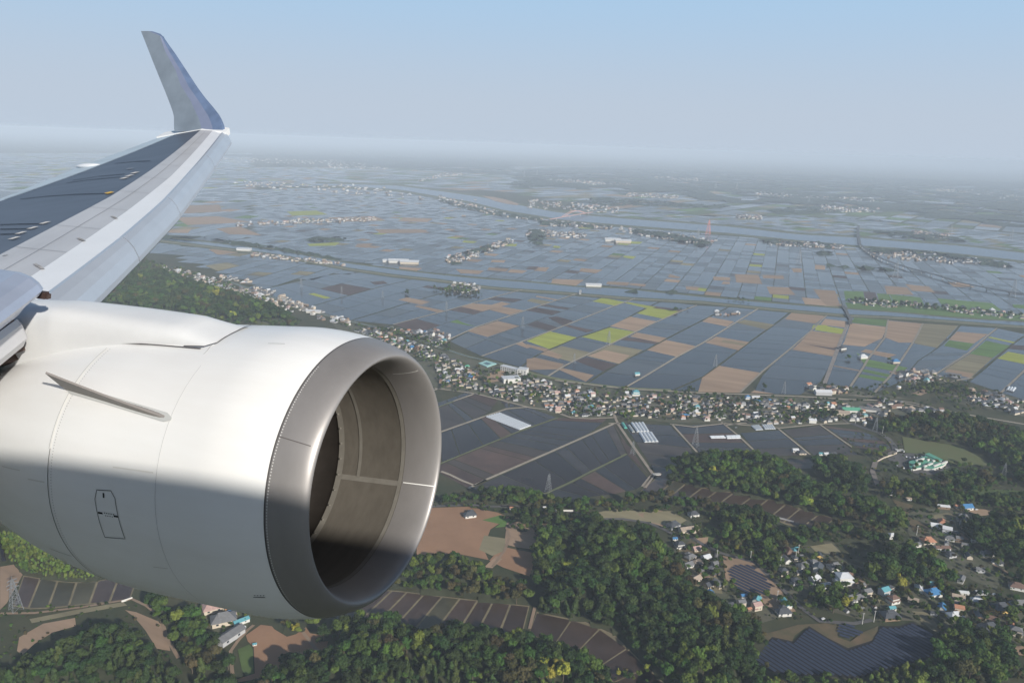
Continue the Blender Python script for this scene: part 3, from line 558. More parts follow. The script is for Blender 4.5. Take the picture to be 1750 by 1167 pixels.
# traced plots of other colours
OVZ=[.29]
OVP=[]
def ov(t,c,*pts,z=.5):
    if t in 'fz3ngkpqd' and c in ('rd','tn','ps','gr','to'): OVP.append([G(*p) for p in T(t,*pts)])
    OVZ[0]+=.0021; fl.quad([G(*p) for p in T(t,*pts)],c,OVZ[0])
for t,c,*q in (
('t2','yg',(0,600),(235,505),(500,565),(225,680)),('t2','yg',(550,560),(830,465),(1085,510),(850,625)),('t2','yg',(655,205),(760,168),(980,213),(890,250)),('t2','yg',(980,222),(1010,212),(1290,262),(1220,280)),('t2','yg',(1100,325),(1220,268),(1515,303),(1365,378)),
('t2','tn',(832,452),(1030,357),(1300,405),(1092,508)),('t2','tn',(1030,555),(1100,515),(1395,570),(1320,615)),('t2','tn',(1200,690),(1390,590),(1680,650),(1510,760)),('t2','to',(600,750),(850,635),(1160,690),(920,830)),('t2','tn',(610,748),(780,690),(1030,745),(920,825)),
('t2','tn',(0,630),(220,680),(180,705),(0,655)),('t2','to',(350,650),(640,715),(460,810),(130,730)),('t2','tn',(140,725),(220,690),(360,745),(320,780)),('t2','tn',(0,780),(80,765),(370,830),(330,880),(0,890)),('t2','tn',(320,885),(360,870),(670,940),(590,1005)),
('t2','br',(490,800),(600,760),(900,835),(760,900)),('t2','br',(0,440),(100,400),(330,470),(230,500)),('t2','br',(210,365),(300,355),(470,400),(360,450)),('t2','br',(370,450),(420,440),(670,495),(600,515)),
('t2','to',(0,200),(50,175),(250,210),(170,240)),('t2','tn',(100,150),(330,190),(290,195),(90,160)),
('t1','tn',(1090,255),(1200,225),(1400,240),(1500,210),(1590,230),(1310,305)),('t1','tn',(1380,290),(1490,255),(1720,295),(1580,340)),('t1','tn',(1150,500),(1460,400),(1680,450),(1360,560)),('t1','tn',(470,190),(560,165),(790,210),(700,240)),('t1','tn',(630,255),(670,245),(940,300),(860,315)),
('t1','tn',(1640,630),(1700,605),(1790,665),(1750,672)),('t1','gr',(980,410),(1060,390),(1120,420),(1240,455),(1110,435)),('t1','tn',(1270,45),(1300,38),(1500,75),(1480,82)),
('t3','tn',(0,850),(170,730),(580,800),(380,1000),(-40,990)),('t3','tn',(30,500),(140,440),(470,495),(360,575)),('t3','to',(180,490),(215,475),(440,510),(410,530)),('t3','tn',(0,290),(70,245),(320,290),(250,340)),('t3','to',(340,300),(420,270),(720,320),(640,370)),
('t3','tn',(820,265),(900,195),(1230,235),(1130,310)),('t3','tn',(900,570),(1090,382),(1415,418),(1320,640)),('t3','br',(960,500),(1010,510),(1345,560),(1340,580)),('t3','yg',(1120,375),(1170,325),(1425,365),(1395,415)),
('t3','tn',(1180,320),(1225,262),(1460,290),(1430,352)),('t3','tn',(480,1000),(520,975),(720,1010)),('t3','tn',(1310,735),(1320,728),(1570,775),(1565,785)),
('t4','tn',(-40,490),(20,305),(388,345),(335,455),(160,540),(-60,520)),('t4','gr',(20,300),(60,250),(392,275),(385,340)),('t4','tn',(400,280),(735,310),(645,500),(500,500),(370,450)),('t4','to',(742,310),(1095,330),(880,552),(655,508)),
('t4','tn',(1000,472),(1080,390),(1390,415),(1250,508)),('t4','gr',(950,530),(1000,477),(1250,510),(1180,578)),('t4','gr',(1210,610),(1370,482),(1610,530),(1440,650)),('t4','yg',(1390,450),(1410,440),(1660,495),(1640,505)),('t4','yg',(1485,658),(1590,590),(1800,630),(1790,722)),
('t4','to',(960,770),(1210,612),(1440,652),(1220,850)),('t4','tn',(950,790),(1000,765),(1250,810),(1210,850)),('t4','gr',(80,600),(190,665),(590,750),(530,795),(170,735)),('t4','gr',(130,785),(160,765),(430,820),(400,845)),('t4','gr',(100,840),(125,815),(420,860),(370,890)),
('t4','tn',(120,590),(170,565),(480,620),(400,650)),('t4','tn',(400,790),(470,780),(520,800),(480,820)),('t4','tn',(620,1010),(740,965),(830,985),(720,1025)),
('z6','gr',(672,760),(788,765),(800,825),(682,820)),('z6','br',(790,765),(860,770),(882,828),(802,825)),('z6','gr',(870,775),(940,780),(972,835),(884,830)),('z6','gr',(945,780),(1130,800),(1162,860),(978,840)),('z6','gr',(1230,805),(1560,835),(1620,880),(1270,865)),('z6','gr',(1680,840),(1760,845),(1760,870),(1690,860)),
('z6','gr',(680,830),(1150,850),(1650,890),(1760,905),(1760,945),(1200,905),(700,870)),
('z6','tn',(20,660),(160,665),(185,720),(30,710)),('z6','tn',(185,665),(310,670),(315,690),(190,685)),('z6','tn',(210,735),(340,740),(385,785),(230,780)),('z6','tn',(490,750),(620,760),(650,850),(560,850)),('z6','tn',(420,800),(530,810),(570,850),(440,840)),('z6','tn',(915,730),(1050,740),(1090,785),(930,780)),('z6','tn',(1040,720),(1180,735),(1220,770),(1080,760)),
('z6','tn',(-50,705),(-10,706),(-10,720),(-60,720)),('z6','yg',(490,965),(560,965),(620,985),(480,985)),('z6','tn',(360,625),(420,628),(420,650),(370,648)),('z6','tn',(1290,705),(1400,715),(1460,740),(1330,735)),('z6','tn',(500,605),(560,610),(560,635),(500,630)),
('z5','tn',(100,630),(270,640),(240,660),(130,655)),('z5','tn',(300,620),(420,630),(400,645),(290,635)),('z5','tn',(430,630),(530,640),(500,655),(410,650)),('z5','tn',(590,620),(660,620),(640,645),(570,640)),('z5','br',(540,615),(600,615),(580,635),(520,632)),('z5','tn',(680,690),(870,695),(820,730),(670,720)),('z5','tn',(850,625),(980,635),(940,655),(840,645)),
('z5','tn',(1010,705),(1140,710),(1130,730),(1000,720)),('z5','tn',(1380,660),(1450,680),(1430,685),(1370,680)),('z5','yg',(1110,550),(1180,555),(1160,570),(1100,560)),('z5','yg',(410,480),(470,480),(460,495),(390,490)),('z5','yg',(150,460),(230,465),(210,475),(140,470)),('z5','yg',(850,375),(940,380),(900,390),(830,385)),
('z5','tn',(1145,715),(1240,722),(1230,735),(1140,726)),('z5','tn',(1640,675),(1740,680),(1745,700),(1645,697)),('z5','tn',(1475,733),(1555,738),(1550,758),(1480,752)),('z5','tn',(320,575),(400,578),(390,592),(310,588)),('z5','yg',(690,490),(730,495),(720,505),(680,502)),('z5','yg',(1150,465),(1220,468),(1200,480),(1140,478)),
('l','tn',(555,125),(680,120),(690,140),(600,150)),('l','tn',(340,40),(480,30),(460,50),(350,48)),('l','tn',(590,30),(700,20),(800,60),(650,55)),('l','yg',(1010,100),(1160,92),(1140,108),(1020,110)),('l','to',(540,200),(640,185),(700,200),(600,225)),('l','yg',(1015,330),(1040,326),(1120,348),(1090,352)),('l','tn',(1430,205),(1540,212),(1500,230),(1440,222)),('l','tn',(1240,100),(1310,98),(1290,118),(1230,114)),('l','br',(1300,275),(1360,270),(1380,282),(1320,288)),
('f','tn',(292,352),(375,350),(380,362),(300,366)),('f','tn',(300,372),(372,370),(430,380),(320,385)),('f','tn',(560,372),(640,370),(660,377),(590,379)),('f','yg',(490,362),(540,360),(560,367),(500,369)),('f','tn',(690,372),(740,374),(730,380),(680,378)),
('f','yg',(900,367),(925,367),(920,371),(895,370)),('f','tn',(640,392),(720,392),(735,398),(650,399)),
# near valley and hills
('f','rd',(712,873),(738,868),(800,866),(850,876),(870,884),(838,905),(826,938),(835,957),(780,946),(712,950)),('f','tn',(866,896),(884,892),(905,898),(922,915),(918,940),(885,936),(862,930)),('f','rd',(836,958),(858,934),(885,940),(918,946),(905,985),(860,970)),
('f','gr',(846,902),(868,886),(882,889),(866,900)),('z3','to',(480,445),(585,460),(580,520),(520,545),(455,515)),('z3','gr',(470,370),(560,345),(590,365),(560,390)),('z3','tn',(480,600),(540,545),(570,560),(520,605)),('z3','to',(1040,330),(1120,315),(1330,335),(1400,330),(1340,385),(1200,375),(1060,360)),('z3','tn',(1230,340),(1330,320),(1440,345),(1380,410),(1290,380)),
('z3','tn',(1240,400),(1290,410),(1320,440),(1260,440)),('z3','tn',(760,375),(800,385),(800,415),(750,405)),
('g','rd',(700,500),(850,395),(960,410),(985,440),(1110,515),(1200,490),(1300,420),(1340,480),(1580,520),(1600,600),(1500,690),(1590,770),(1400,700),(1120,740),(1100,840),(900,870),(840,930),(600,974),(610,940),(790,880),(780,620),(720,560)),
('g','dg',(620,640),(740,590),(770,640),(780,880),(700,905),(660,840)),('g','tn',(190,870),(420,860),(440,930),(260,940)),
('n','tn',(0,280),(60,270),(100,315),(30,440),(0,470)),('n','tn',(85,590),(190,530),(330,505),(335,540),(230,570),(150,620),(100,668),(75,650)),('n','tn',(550,470),(600,480),(720,530),(750,650),(690,640),(640,560),(590,500)),('n','to',(130,510),(330,470),(540,435),(560,450),(330,490),(140,528)),
('d','ps',(400,690),(850,765),(1030,795),(1280,930),(1390,1010),(1000,1000),(800,920),(640,885),(430,865)),('d','dg',(1440,590),(1750,650),(1750,700),(1500,680)),('d','to',(1500,675),(1600,680),(1750,740),(1600,730)),('k','dg',(1000,560),(1320,540),(1750,560),(1750,640),(1100,660)),
('k','dg',(860,390),(1040,345),(1100,380),(960,440)),('k','sd',(610,800),(840,900),(800,980),(690,960)),('k','sd',(480,640),(680,700),(620,800),(540,740)),('k','to',(840,800),(1050,760),(1120,960),(1000,900)),('k','tn',(980,660),(1200,610),(1230,660),(1010,720)),('k','tn',(1150,730),(1450,740),(1440,790),(1330,800)),
('k','dg',(900,930),(1100,960),(1120,1040),(940,1000)),('k','tn',(1120,960),(1280,1000),(1250,1040),(1140,1020)),
('p','to',(0,60),(180,50),(280,110),(200,160),(0,110)),('p','sd',(200,330),(300,240),(460,320),(400,330)),('p','dg',(360,200),(420,130),(490,180),(430,270)),('p','tn',(330,230),(420,220),(410,270),(350,260)),('p','to',(1080,280),(1220,260),(1280,320),(1150,350)),('p','tn',(860,290),(960,340),(930,360),(850,310)),
('p','sd',(700,990),(780,850),(860,830),(1000,790),(1180,780),(1280,800),(1250,860),(1330,960),(1180,890),(1050,810),(980,860),(960,910),(840,880),(760,930)),('q','sd',(0,830),(110,780),(120,870),(200,900),(280,840),(380,800),(380,860),(310,930),(190,960),(90,930),(0,870)),
('q','to',(600,700),(700,710),(800,830),(740,830),(650,760)),('q','tn',(1050,900),(1330,930),(1330,990),(1150,970)),('z4','pg',(485,1055),(590,938),(690,960),(760,888),(850,945),(940,990),(1050,955),(1090,888),(1180,888),(1240,868),(1340,925),(1370,985),(1345,1030),(1130,1090),(990,1130),(820,1118),(700,1118),(600,1102)),('z4','pg',(380,628),(420,600),(490,600),(545,640),(596,700),(582,752),(520,755),(436,724),(400,682)),('f','to',(1160,935),(1185,960),(1225,985),(1235,1015),(1190,1010),(1160,975)),('f','tn',(1235,950),(1290,960),(1335,1010),(1360,1045),(1330,1050),(1290,1020),(1240,990)),
('q','tn',(150,500),(260,470),(330,560),(350,600),(230,570)),('q','to',(360,590),(520,610),(500,640),(390,650)),
):
    ov(t,c,*q,z=.5 if c!='dg' else .42)
# long-village ground and yards
VG=mat('village_ground',(.13,.115,.085),.9,0,.45,.05,col2=(.06,.075,.035))
PAL['vg']=VG; PK.append('vg'); print('OVZ',OVZ); OVZ=[.80]
for P in (((600,556),(646,566),(700,580),(745,596),(800,612),(860,626),(915,640),(948,652),(1070,668),(1150,672),(1265,677),(1380,680),(1480,686),(1540,692),(1600,708),(1500,712),(1460,722),(1400,722),(1333,730),(1240,722),(1150,722),(1057,714),(975,714),(905,697),(853,683),(812,672),(745,664),(690,620),(620,585)),
 ((560,545),(600,553),(660,567),(640,580),(580,565)),((719,568),(745,562),(775,578),(760,590),(735,590)),((1370,672),(1380,656),(1440,662),(1470,668),(1560,682),(1480,680)),((1520,648),(1545,632),(1600,636),(1615,655),(1590,662),(1540,656)),((1590,655),(1650,668),(1700,672),(1750,682),(1750,712),(1700,700),(1640,690)),
 ((1150,900),(1175,888),(1200,905),(1190,940),(1250,975),(1240,1015),(1290,1020),(1350,1050),(1300,1065),(1230,1040),(1180,1010),(1150,950)),((1290,940),(1420,920),(1450,960),(1520,985),(1600,1010),(1750,1040),(1750,1100),(1620,1090),(1560,1060),(1480,1060),(1400,1040),(1300,1000)),((1540,880),(1640,850),(1700,900),(1720,980),(1700,1010),(1600,960),(1560,930)),((330,1032),(430,1048),(420,1080),(380,1110),(355,1080))):
    OVZ[0]+=.004; fl.quad([G(*p) for p in P],'vg',OVZ[0]-.65)
fl.build('paddy_fields')
# ---- water courses, banks, roads
def ribw(name,N,S,m_,z,kind='structure'):
    A=[G(*p) for p in N]; B=[G(*p) for p in S]; k=60
    V=[];Fc=[]
    for i in range(k+1):
        a=interp(A,i/k); b_=interp(B,i/k); V+=[(*a,z),(*b_,z)]
        if i: n=2*i; Fc.append((n-1,n+1,n,n-2))
    return tag(mob(name,V,Fc,m_),kind=kind)
rw=mat('river_water',(.035,.065,.11),.22,0,.1,.003,spec=.13,bump=.03,bs=.2); cw=mat('canal_water',(.03,.045,.068),.16,spec=.2)
bk=mat('bank_grass',(.10,.11,.055),.9,0,.3,.02); lev=mat('levee_grass',(.17,.18,.10),.9,0,.3,.01)
ribw('river_bank',[(x,y-3.2) for x,y in RVN],[(x,y+3.4) for x,y in RVS],bk,.6)
ribw('river',RVN,RVS,rw,.9)
sand=T('z5',(255,192),(330,200),(400,215),(480,240),(470,250),(400,240),(330,222)); tag(mob('sand_bar',[(*G(*p),1.2) for p in sand],[tuple(range(7))[::-1]],PAL['tn']),kind='structure')
ribw('canal_bank',[(x,y-2.5) for x,y in CN],[(x,y+5.5) for x,y in CS],bk,.6); ribw('canal_water',CN,CS,cw,.9)
ribw('levee_path',[(x,y+2.4) for x,y in CS],[(x,y+3.2) for x,y in CS],mat('path_pale',(.30,.27,.23),.9),1.0)
def road(name,px,w_,m_,z=.75,conv=True):
    P=[Vector((*G(*p),0)) for p in px]; Q=[]
    n=len(P)
    for i in range(n):
        d=(P[min(i+1,n-1)]-P[max(i-1,0)]).normalized(); s=Vector((-d.y,d.x,0))*w_/2
        Q+=[(P[i].x+s.x,P[i].y+s.y,z),(P[i].x-s.x,P[i].y-s.y,z)]
    return Q,[(2*i,2*i+1,2*i+3,2*i+2) for i in range(n-1)]
def roads(name,L_,w_,m_,z=.75):
    V=[];Fc=[]
    for px in L_:
        v,f=road(name,px,w_,m_,z); b=len(V); V+=v; Fc+=[tuple(i+b for i in x) for x in f]
    return tag(mob(name,V,Fc,m_),kind='structure')
pale=mat('farm_road',(.36,.31,.245),.9,0,.2,.05); asp=mat('asphalt',(.11,.105,.105),.85,0,.2,.05); grs=mat('verge_grass',(.145,.155,.075),.9,0,.3,.05)
S1=[(380,478),(430,495),(518,529),(596,549),(646,560),(694,573),(742,591),(797,609),(854,622)]
roads('stream_verge',[S1,[(854,622),(915,640),(948,647),(1003,656),(1071,664),(1147,667)]],13,grs,.6); roads('stream',[S1],4.5,cw,.75)
roads('farm_road',[RA,[(768,580),(814,559),(850,547),(900,530),(943,516),(993,500)],RC,RD,RE],4.6,pale); roads('farm_road',[RF,RH,RI,RJ,RK],4.6,mat('farm_road_grey',(.27,.235,.19),.9,0,.2,.05)); roads('farm_road',[RG],8,mat('road_wide',(.24,.21,.19),.9,0,.2,.05))
roads('road',[[(948,650),(1003,657),(1071,665),(1147,669),(1200,672),(1263,674),(1371,678),(1450,683),(1491,684),(1542,689),(1619,703),(1665,711),(1760,727)]],6,pale,.8)
roads('road',[[(742,664),(775,668),(812,673),(853,683),(905,697),(940,701),(975,714),(1010,716),(1050,714)],[(775,686),(812,673)],[(1040,724),(1062,724)],[(1145,725),(1185,730),(1240,724),(1333,732),(1400,725),(1458,724),(1480,734)],T('a',(1,180),(60,160),(130,160)),T('c',(60,565),(230,545),(300,540)),T('t4',(870,820),(990,905),(1060,880),(1240,850)),T('t4',(0,1020),(250,1045),(640,1100),(850,1150)),T('t4',(850,950),(830,985),(1000,1020),(1300,1080),(1750,1167))],4.2,pale,.8)
roads('farm_road',[r2,r4,[(831,820),(812,830),(790,822),(770,812),(754,806)]],4.4,pale,.75); roads('farm_bund',[r1,r3,r5],3.2,grs,.7)
roads('road',[[(1048,706),(1056,725),(1080,760),(1116,811)],[(1117,812),(1102,834)],[(1114,812),(1098,832)],[(1117,812),(1130,810)]],4.6,mat('road_dust',(.30,.25,.20),.9,0,.2,.05),.8)
roads('farm_road',[[(1148,725),(1191,773)],[(1233,722),(1262,745),(1294,775)],[(1330,733),(1384,777)],[(1400,725),(1458,766)]],3.2,pale,.8)
roads('road',[[(1455,724),(1480,733),(1503,740),(1518,750),(1528,762),(1531,772)]],9,asp,.85); roads('road',[[(1531,771),(1512,780),(1496,790),(1491,806),(1500,830)]],7,mat('road_worn',(.2,.17,.15),.9,0,.2,.05),.85)
roads('road',[[(738,866),(800,863),(840,866),(880,866)],T('z3',(560,300),(640,300),(760,320),(920,330),(1040,365),(1160,365),(1290,385),(1370,420),(1440,460)),[(1160,905),(1200,930),(1230,945),(1290,962),(1330,1000),(1370,1040),(1400,1062),(1460,1066),(1490,1060)],[(1225,945),(1225,975)]],5,asp,.85)
roads('path',[T('z3',(600,380),(590,410),(605,450),(580,520),(520,600)),[(905,1075),(914,1038)],[(0,1049),(60,1048),(140,1038),(225,1024),(250,1035),(275,1055),(285,1090),(305,1125)],T('g',(780,400),(720,450),(620,560),(550,660),(560,820),(580,974)),T('g',(1270,470),(1400,640),(1590,770)),T('q',(1100,380),(1250,470),(1330,500))],3.2,mat('path_dirt',(.27,.19,.13),.9,0,.2,.05),.8)
roads('village_lane',[[(760,625),(800,650),(830,668),(870,690)],[(900,650),(950,672),(1000,690),(1060,708)],[(1000,683),(1100,692),(1200,694),(1300,702),(1400,705),(1500,708)],[(1180,672),(1240,712)],[(1420,702),(1450,724)],[(1390,705),(1375,700)]],3.4,mat('lane',(.2,.18,.165),.9,0,.2,.05),.7)
car_park=mat('car_park',(.10,.095,.095),.9,0,.15,.1)
tag(mob('car_park',[(*G(*p),.6) for p in T('k',(540,200),(640,195),(800,210),(1010,280),(1040,330),(880,400),(740,410),(640,360),(540,330),(430,250))],[tuple(range(10))[::-1]],car_park),kind='structure')
# ================================================================== HILLS AND WOODS
# (polygon in picture, canopy lift for far edges), hill height, species
def WP(pts,hh):
    out=[]
    for p in pts:
        z=(hh*.3+9) if len(p)>2 else 0.0
        out.append(G(p[0],p[1],z))
    return out
u=1
WOODS=[
('W1',[(150,505,u),(200,478,u),(290,466,u),(330,484,u),(400,504,u),(480,532,u),(515,548,u),(500,565),(430,570),(250,545),(120,530)],22,'dark',9.5),
('W2',[(1143,800,u),(1160,780,u),(1200,773,u),(1250,772,u),(1310,778,u),(1350,795,u),(1400,825,u),(1440,838,u),(1470,850,u),(1540,868,u),(1550,890,u),(1545,912),(1480,908),(1440,893),(1395,878),(1340,862),(1270,848),(1200,836),(1155,820),(1140,812)],10,'broad',7),
('W4',[(735,858,u),(790,838,u),(850,828,u),(900,832,u),(940,845,u),(990,854,u),(1060,850,u),(1110,838,u),(1150,842,u),(1220,852,u),(1290,868,u),(1330,885,u),(1320,905),(1240,880),(1180,872),(1100,866),(1010,878),(945,874),(900,868),(860,864),(800,862),(738,866)],5,'mix',7),
('W5',[(680,975,u),(720,950,u),(760,948,u),(800,950,u),(835,960,u),(850,972,u),(880,985,u),(905,1000,u),(907,1034),(860,1032),(800,1024),(740,1016),(670,1006)],5,'light',7),
('W5b',[(870,890,u),(905,898,u),(940,905,u),(960,930,u),(970,965,u),(945,1000),(920,1010),(903,1000),(915,960),(920,920),(900,900)],8,'broad',7),
('W5c',[(868,868,u),(925,860,u),(990,870,u),(1050,885,u),(1030,905),(960,900),(915,895),(880,885)],6,'mix',7),
('W6',[(940,905,u),(1000,885,u),(1060,893,u),(1110,898,u),(1145,925,u),(1165,965,u),(1185,1000,u),(1250,1030,u),(1290,1045,u),(1300,1075),(1280,1110),(1290,1140),(1300,1190),(1160,1190),(1100,1130),(1058,1085),(1000,1062),(920,1048),(925,1020),(955,990),(985,960),(965,930)],12,'dark',6.2),
('W7',[(535,1080,u),(560,1060,u),(620,1050,u),(680,1060,u),(720,1075,u),(780,1062,u),(830,1072,u),(930,1086,u),(990,1105,u),(1030,1135,u),(1065,1185,u),(1060,1230),(380,1230),(450,1165),(500,1140),(560,1128),(580,1105)],16,'dark',6.2),
('W8',[(20,1130,u),(90,1100,u),(150,1068,u),(200,1058,u),(240,1070,u),(270,1105,u),(305,1150,u),(330,1240),(-20,1240),(-10,1150)],18,'cedar',5.6),
('W9',[(228,1010,u),(280,1018,u),(330,1035,u),(345,1060,u),(360,1085,u),(385,1115),(400,1190),(340,1190),(310,1125),(285,1075),(255,1040),(232,1025)],4,'mix',7),
('W9b',[(470,1060,u),(510,1055,u),(545,1055,u),(560,1062,u),(540,1078),(505,1086),(470,1070)],2,'light',7),
('W9c',[(580,1060,u),(640,1050,u),(690,1058,u),(690,1075),(600,1100),(575,1085)],4,'broad',7),
('W10',[(-40,900,u),(30,900,u),(90,930,u),(180,968,u),(186,984),(150,994),(100,992),(40,980),(18,962),(0,925),(-40,925)],7,'bamboo',3.5),
('W11',[(1500,722,u),(1530,706,u),(1600,702,u),(1650,708,u),(1700,720,u),(1750,738,u),(1830,760,u),(1830,800),(1760,795),(1710,793),(1680,778),(1640,760),(1585,756),(1545,745),(1505,742)],8,'mix',7.5),
('W11b',[(1700,760,u),(1830,790,u),(1830,850),(1750,835),(1720,805)],5,'mix',8),
('W12',[(1388,790,u),(1410,778,u),(1440,782,u),(1470,800,u),(1490,820,u),(1480,850),(1440,842),(1410,822),(1390,805)],4,'dark',7),
('W12b',[(1505,830,u),(1540,815,u),(1600,825,u),(1640,815,u),(1680,835,u),(1660,862),(1600,870),(1540,858),(1510,850)],4,'mix',7.5),
('W12c',[(1480,772,u),(1505,766,u),(1518,772,u),(1500,785),(1482,786)],2,'light',7),
('W12d',[(1600,812,u),(1660,800,u),(1720,815,u),(1710,835),(1640,840),(1605,830)],3,'mix',8),
('W13a',[(1235,885,u),(1262,862,u),(1300,868,u),(1325,885,u),(1330,905,u),(1320,935),(1332,975),(1310,975),(1295,950),(1255,940),(1232,930),(1232,905)],5,'mix',7),
('W13b',[(1300,918,u),(1340,905,u),(1400,895,u),(1460,895,u),(1500,900,u),(1540,920,u),(1520,932),(1450,925),(1380,935),(1320,945)],4,'mix',7),
('W13c',[(1478,955,u),(1500,940,u),(1540,930,u),(1590,950,u),(1640,975,u),(1630,1005),(1580,1005),(1530,1012),(1490,1005),(1475,985)],5,'broad',9),
('W13d',[(1395,1005,u),(1430,1000,u),(1450,1025,u),(1490,1030,u),(1485,1055),(1440,1052),(1400,1050)],0,'light',8),
('W14',[(1640,890,u),(1700,880,u),(1800,880,u),(1830,980),(1760,985),(1700,960),(1660,930)],6,'dark',8),
('W14b',[(1690,845,u),(1740,840,u),(1830,850,u),(1830,880),(1700,878)],4,'mix',8),
('W15',[(1600,1085,u),(1640,1065,u),(1720,1085,u),(1735,1140),(1700,1190),(1560,1190),(1600,1130)],5,'broad',7),
('W15b',[(1460,1152,u),(1520,1140,u),(1600,1118,u),(1640,1110,u),(1640,1190),(1440,1190)],3,'bamboo',4.8),
('W15c',[(1290,1152,u),(1400,1158,u),(1460,1160,u),(1460,1190),(1290,1190)],2,'light',6),
('W16',[(1290,1128,u),(1320,1090,u),(1300,1060,u),(1270,1070),(1280,1110)],3,'mix',7),
('W17',[(1730,975,u),(1830,985,u),(1830,1010),(1720,1000)],0,'dark',8),
('W18',[(1690,1040,u),(1830,1060,u),(1830,1075),(1700,1060)],0,'mix',8),
('W19',[(1140,825,u),(1145,812,u),(1160,812),(1160,826)],0,'mix',7),
# garden groves of the long village
('V1',[(955,700,u),(990,698,u),(1050,703,u),(1048,714),(975,713)],0,'mix',6.5),('V2',[(1345,704,u),(1380,700,u),(1395,712,u),(1385,722),(1345,718)],0,'mix',7),('V3',[(1398,700,u),(1420,698,u),(1430,716),(1402,718)],0,'dark',7),
('V4',[(1162,662,u),(1185,658,u),(1196,672),(1168,674)],0,'dark',6.5),('V5',[(1548,655,u),(1590,650,u),(1660,660,u),(1680,675,u),(1640,680),(1580,668)],0,'mix',7),('V6',[(820,655,u),(850,652,u),(850,665),(825,665)],0,'mix',6.5),
('V7',[(755,655,u),(800,658,u),(812,668),(760,664)],0,'light',7),('V8',[(1420,610,u),(1460,606,u),(1465,614),(1425,616)],0,'dark',7),('V9',[(1508,611,u),(1525,608,u),(1545,618,u),(1540,622),(1510,616)],0,'dark',7),
('V10',[(880,640,u),(915,638,u),(920,650),(885,652)],0,'mix',7),('V11',[(740,490,u),(790,485,u),(825,500,u),(810,505),(760,502)],0,'mix',9),('V12',[(1150,528,u),(1176,524,u),(1176,530),(1150,531)],0,'dark',7),
('V13',[(1445,510,u),(1500,512,u),(1600,522,u),(1750,538,u),(1750,544),(1600,532),(1500,522),(1445,518)],0,'dark',13),('V14',[(690,497,u),(697,495,u),(699,504),(691,504)],0,'dark',7),
('V15',[(180,462,u),(250,440,u),(285,455,u),(270,470),(200,476)],4,'mix',10),('V16',[(640,555,u),(690,565,u),(740,575,u),(770,583,u),(700,578),(650,568)],0,'mix',9),('V17',[(1300,655,u),(1320,650,u),(1330,668),(1310,672)],0,'mix',30),
('V18',[(1560,660,u),(1600,664,u),(1650,690,u),(1640,696),(1600,680)],0,'mix',12),('V19',[(1215,700,u),(1240,700,u),(1240,716),(1215,716)],0,'mix',8),('V20',[(1060,712,u),(1075,700,u),(1090,712),(1080,722)],0,'light',8),
('V21',[(1290,708,u),(1345,705,u),(1345,722),(1290,722)],0,'mix',8),
]
under=mat('woodland_floor',(.045,.05,.022),.95,0,.4,.05)
HILL=[]
for nm,P,hh,sp,spc in WOODS:
    W_=WP(P,hh); xs=[p[0] for p in W_]; ys=[p[1] for p in W_]
    HILL.append((W_,hh,sp,spc,(min(xs),max(xs),min(ys),max(ys)),nm))
def sm(t): t=max(0,min(1,t)); return t*t*(3-2*t)
def hz(x,y,only=None):
    z=0
    for W_,hh,sp,spc,bb,nm in (HILL if only is None else [only]):
        if hh and bb[0]<=x<=bb[1] and bb[2]<=y<=bb[3] and inpoly(x,y,W_): z=max(z,hh*sm(dedge(x,y,W_)/32))
    return z
for hl in HILL:
    W_,hh,sp,spc,bb,nm=hl
    if hh<2: continue
    st_=10.; nx=int((bb[1]-bb[0])/st_)+3; ny=int((bb[3]-bb[2])/st_)+3; idx={};V=[];Fc=[]
    def vid(i,j):
        if (i,j) not in idx:
            x,y=bb[0]+(i-1)*st_,bb[2]+(j-1)*st_; idx[(i,j)]=len(V); V.append((x,y,(hz(x,y,hl)+.95) if inpoly(x,y,W_) else .05))
        return idx[(i,j)]
    for i in range(nx):
        for j in range(ny):
            x,y=bb[0]+(i-.5)*st_,bb[2]+(j-.5)*st_
            if inpoly(x,y,W_): Fc.append((vid(i,j),vid(i+1,j),vid(i+1,j+1),vid(i,j+1)))
    if Fc: tag(mob('hill',V,Fc,under,smooth=True),kind='structure')
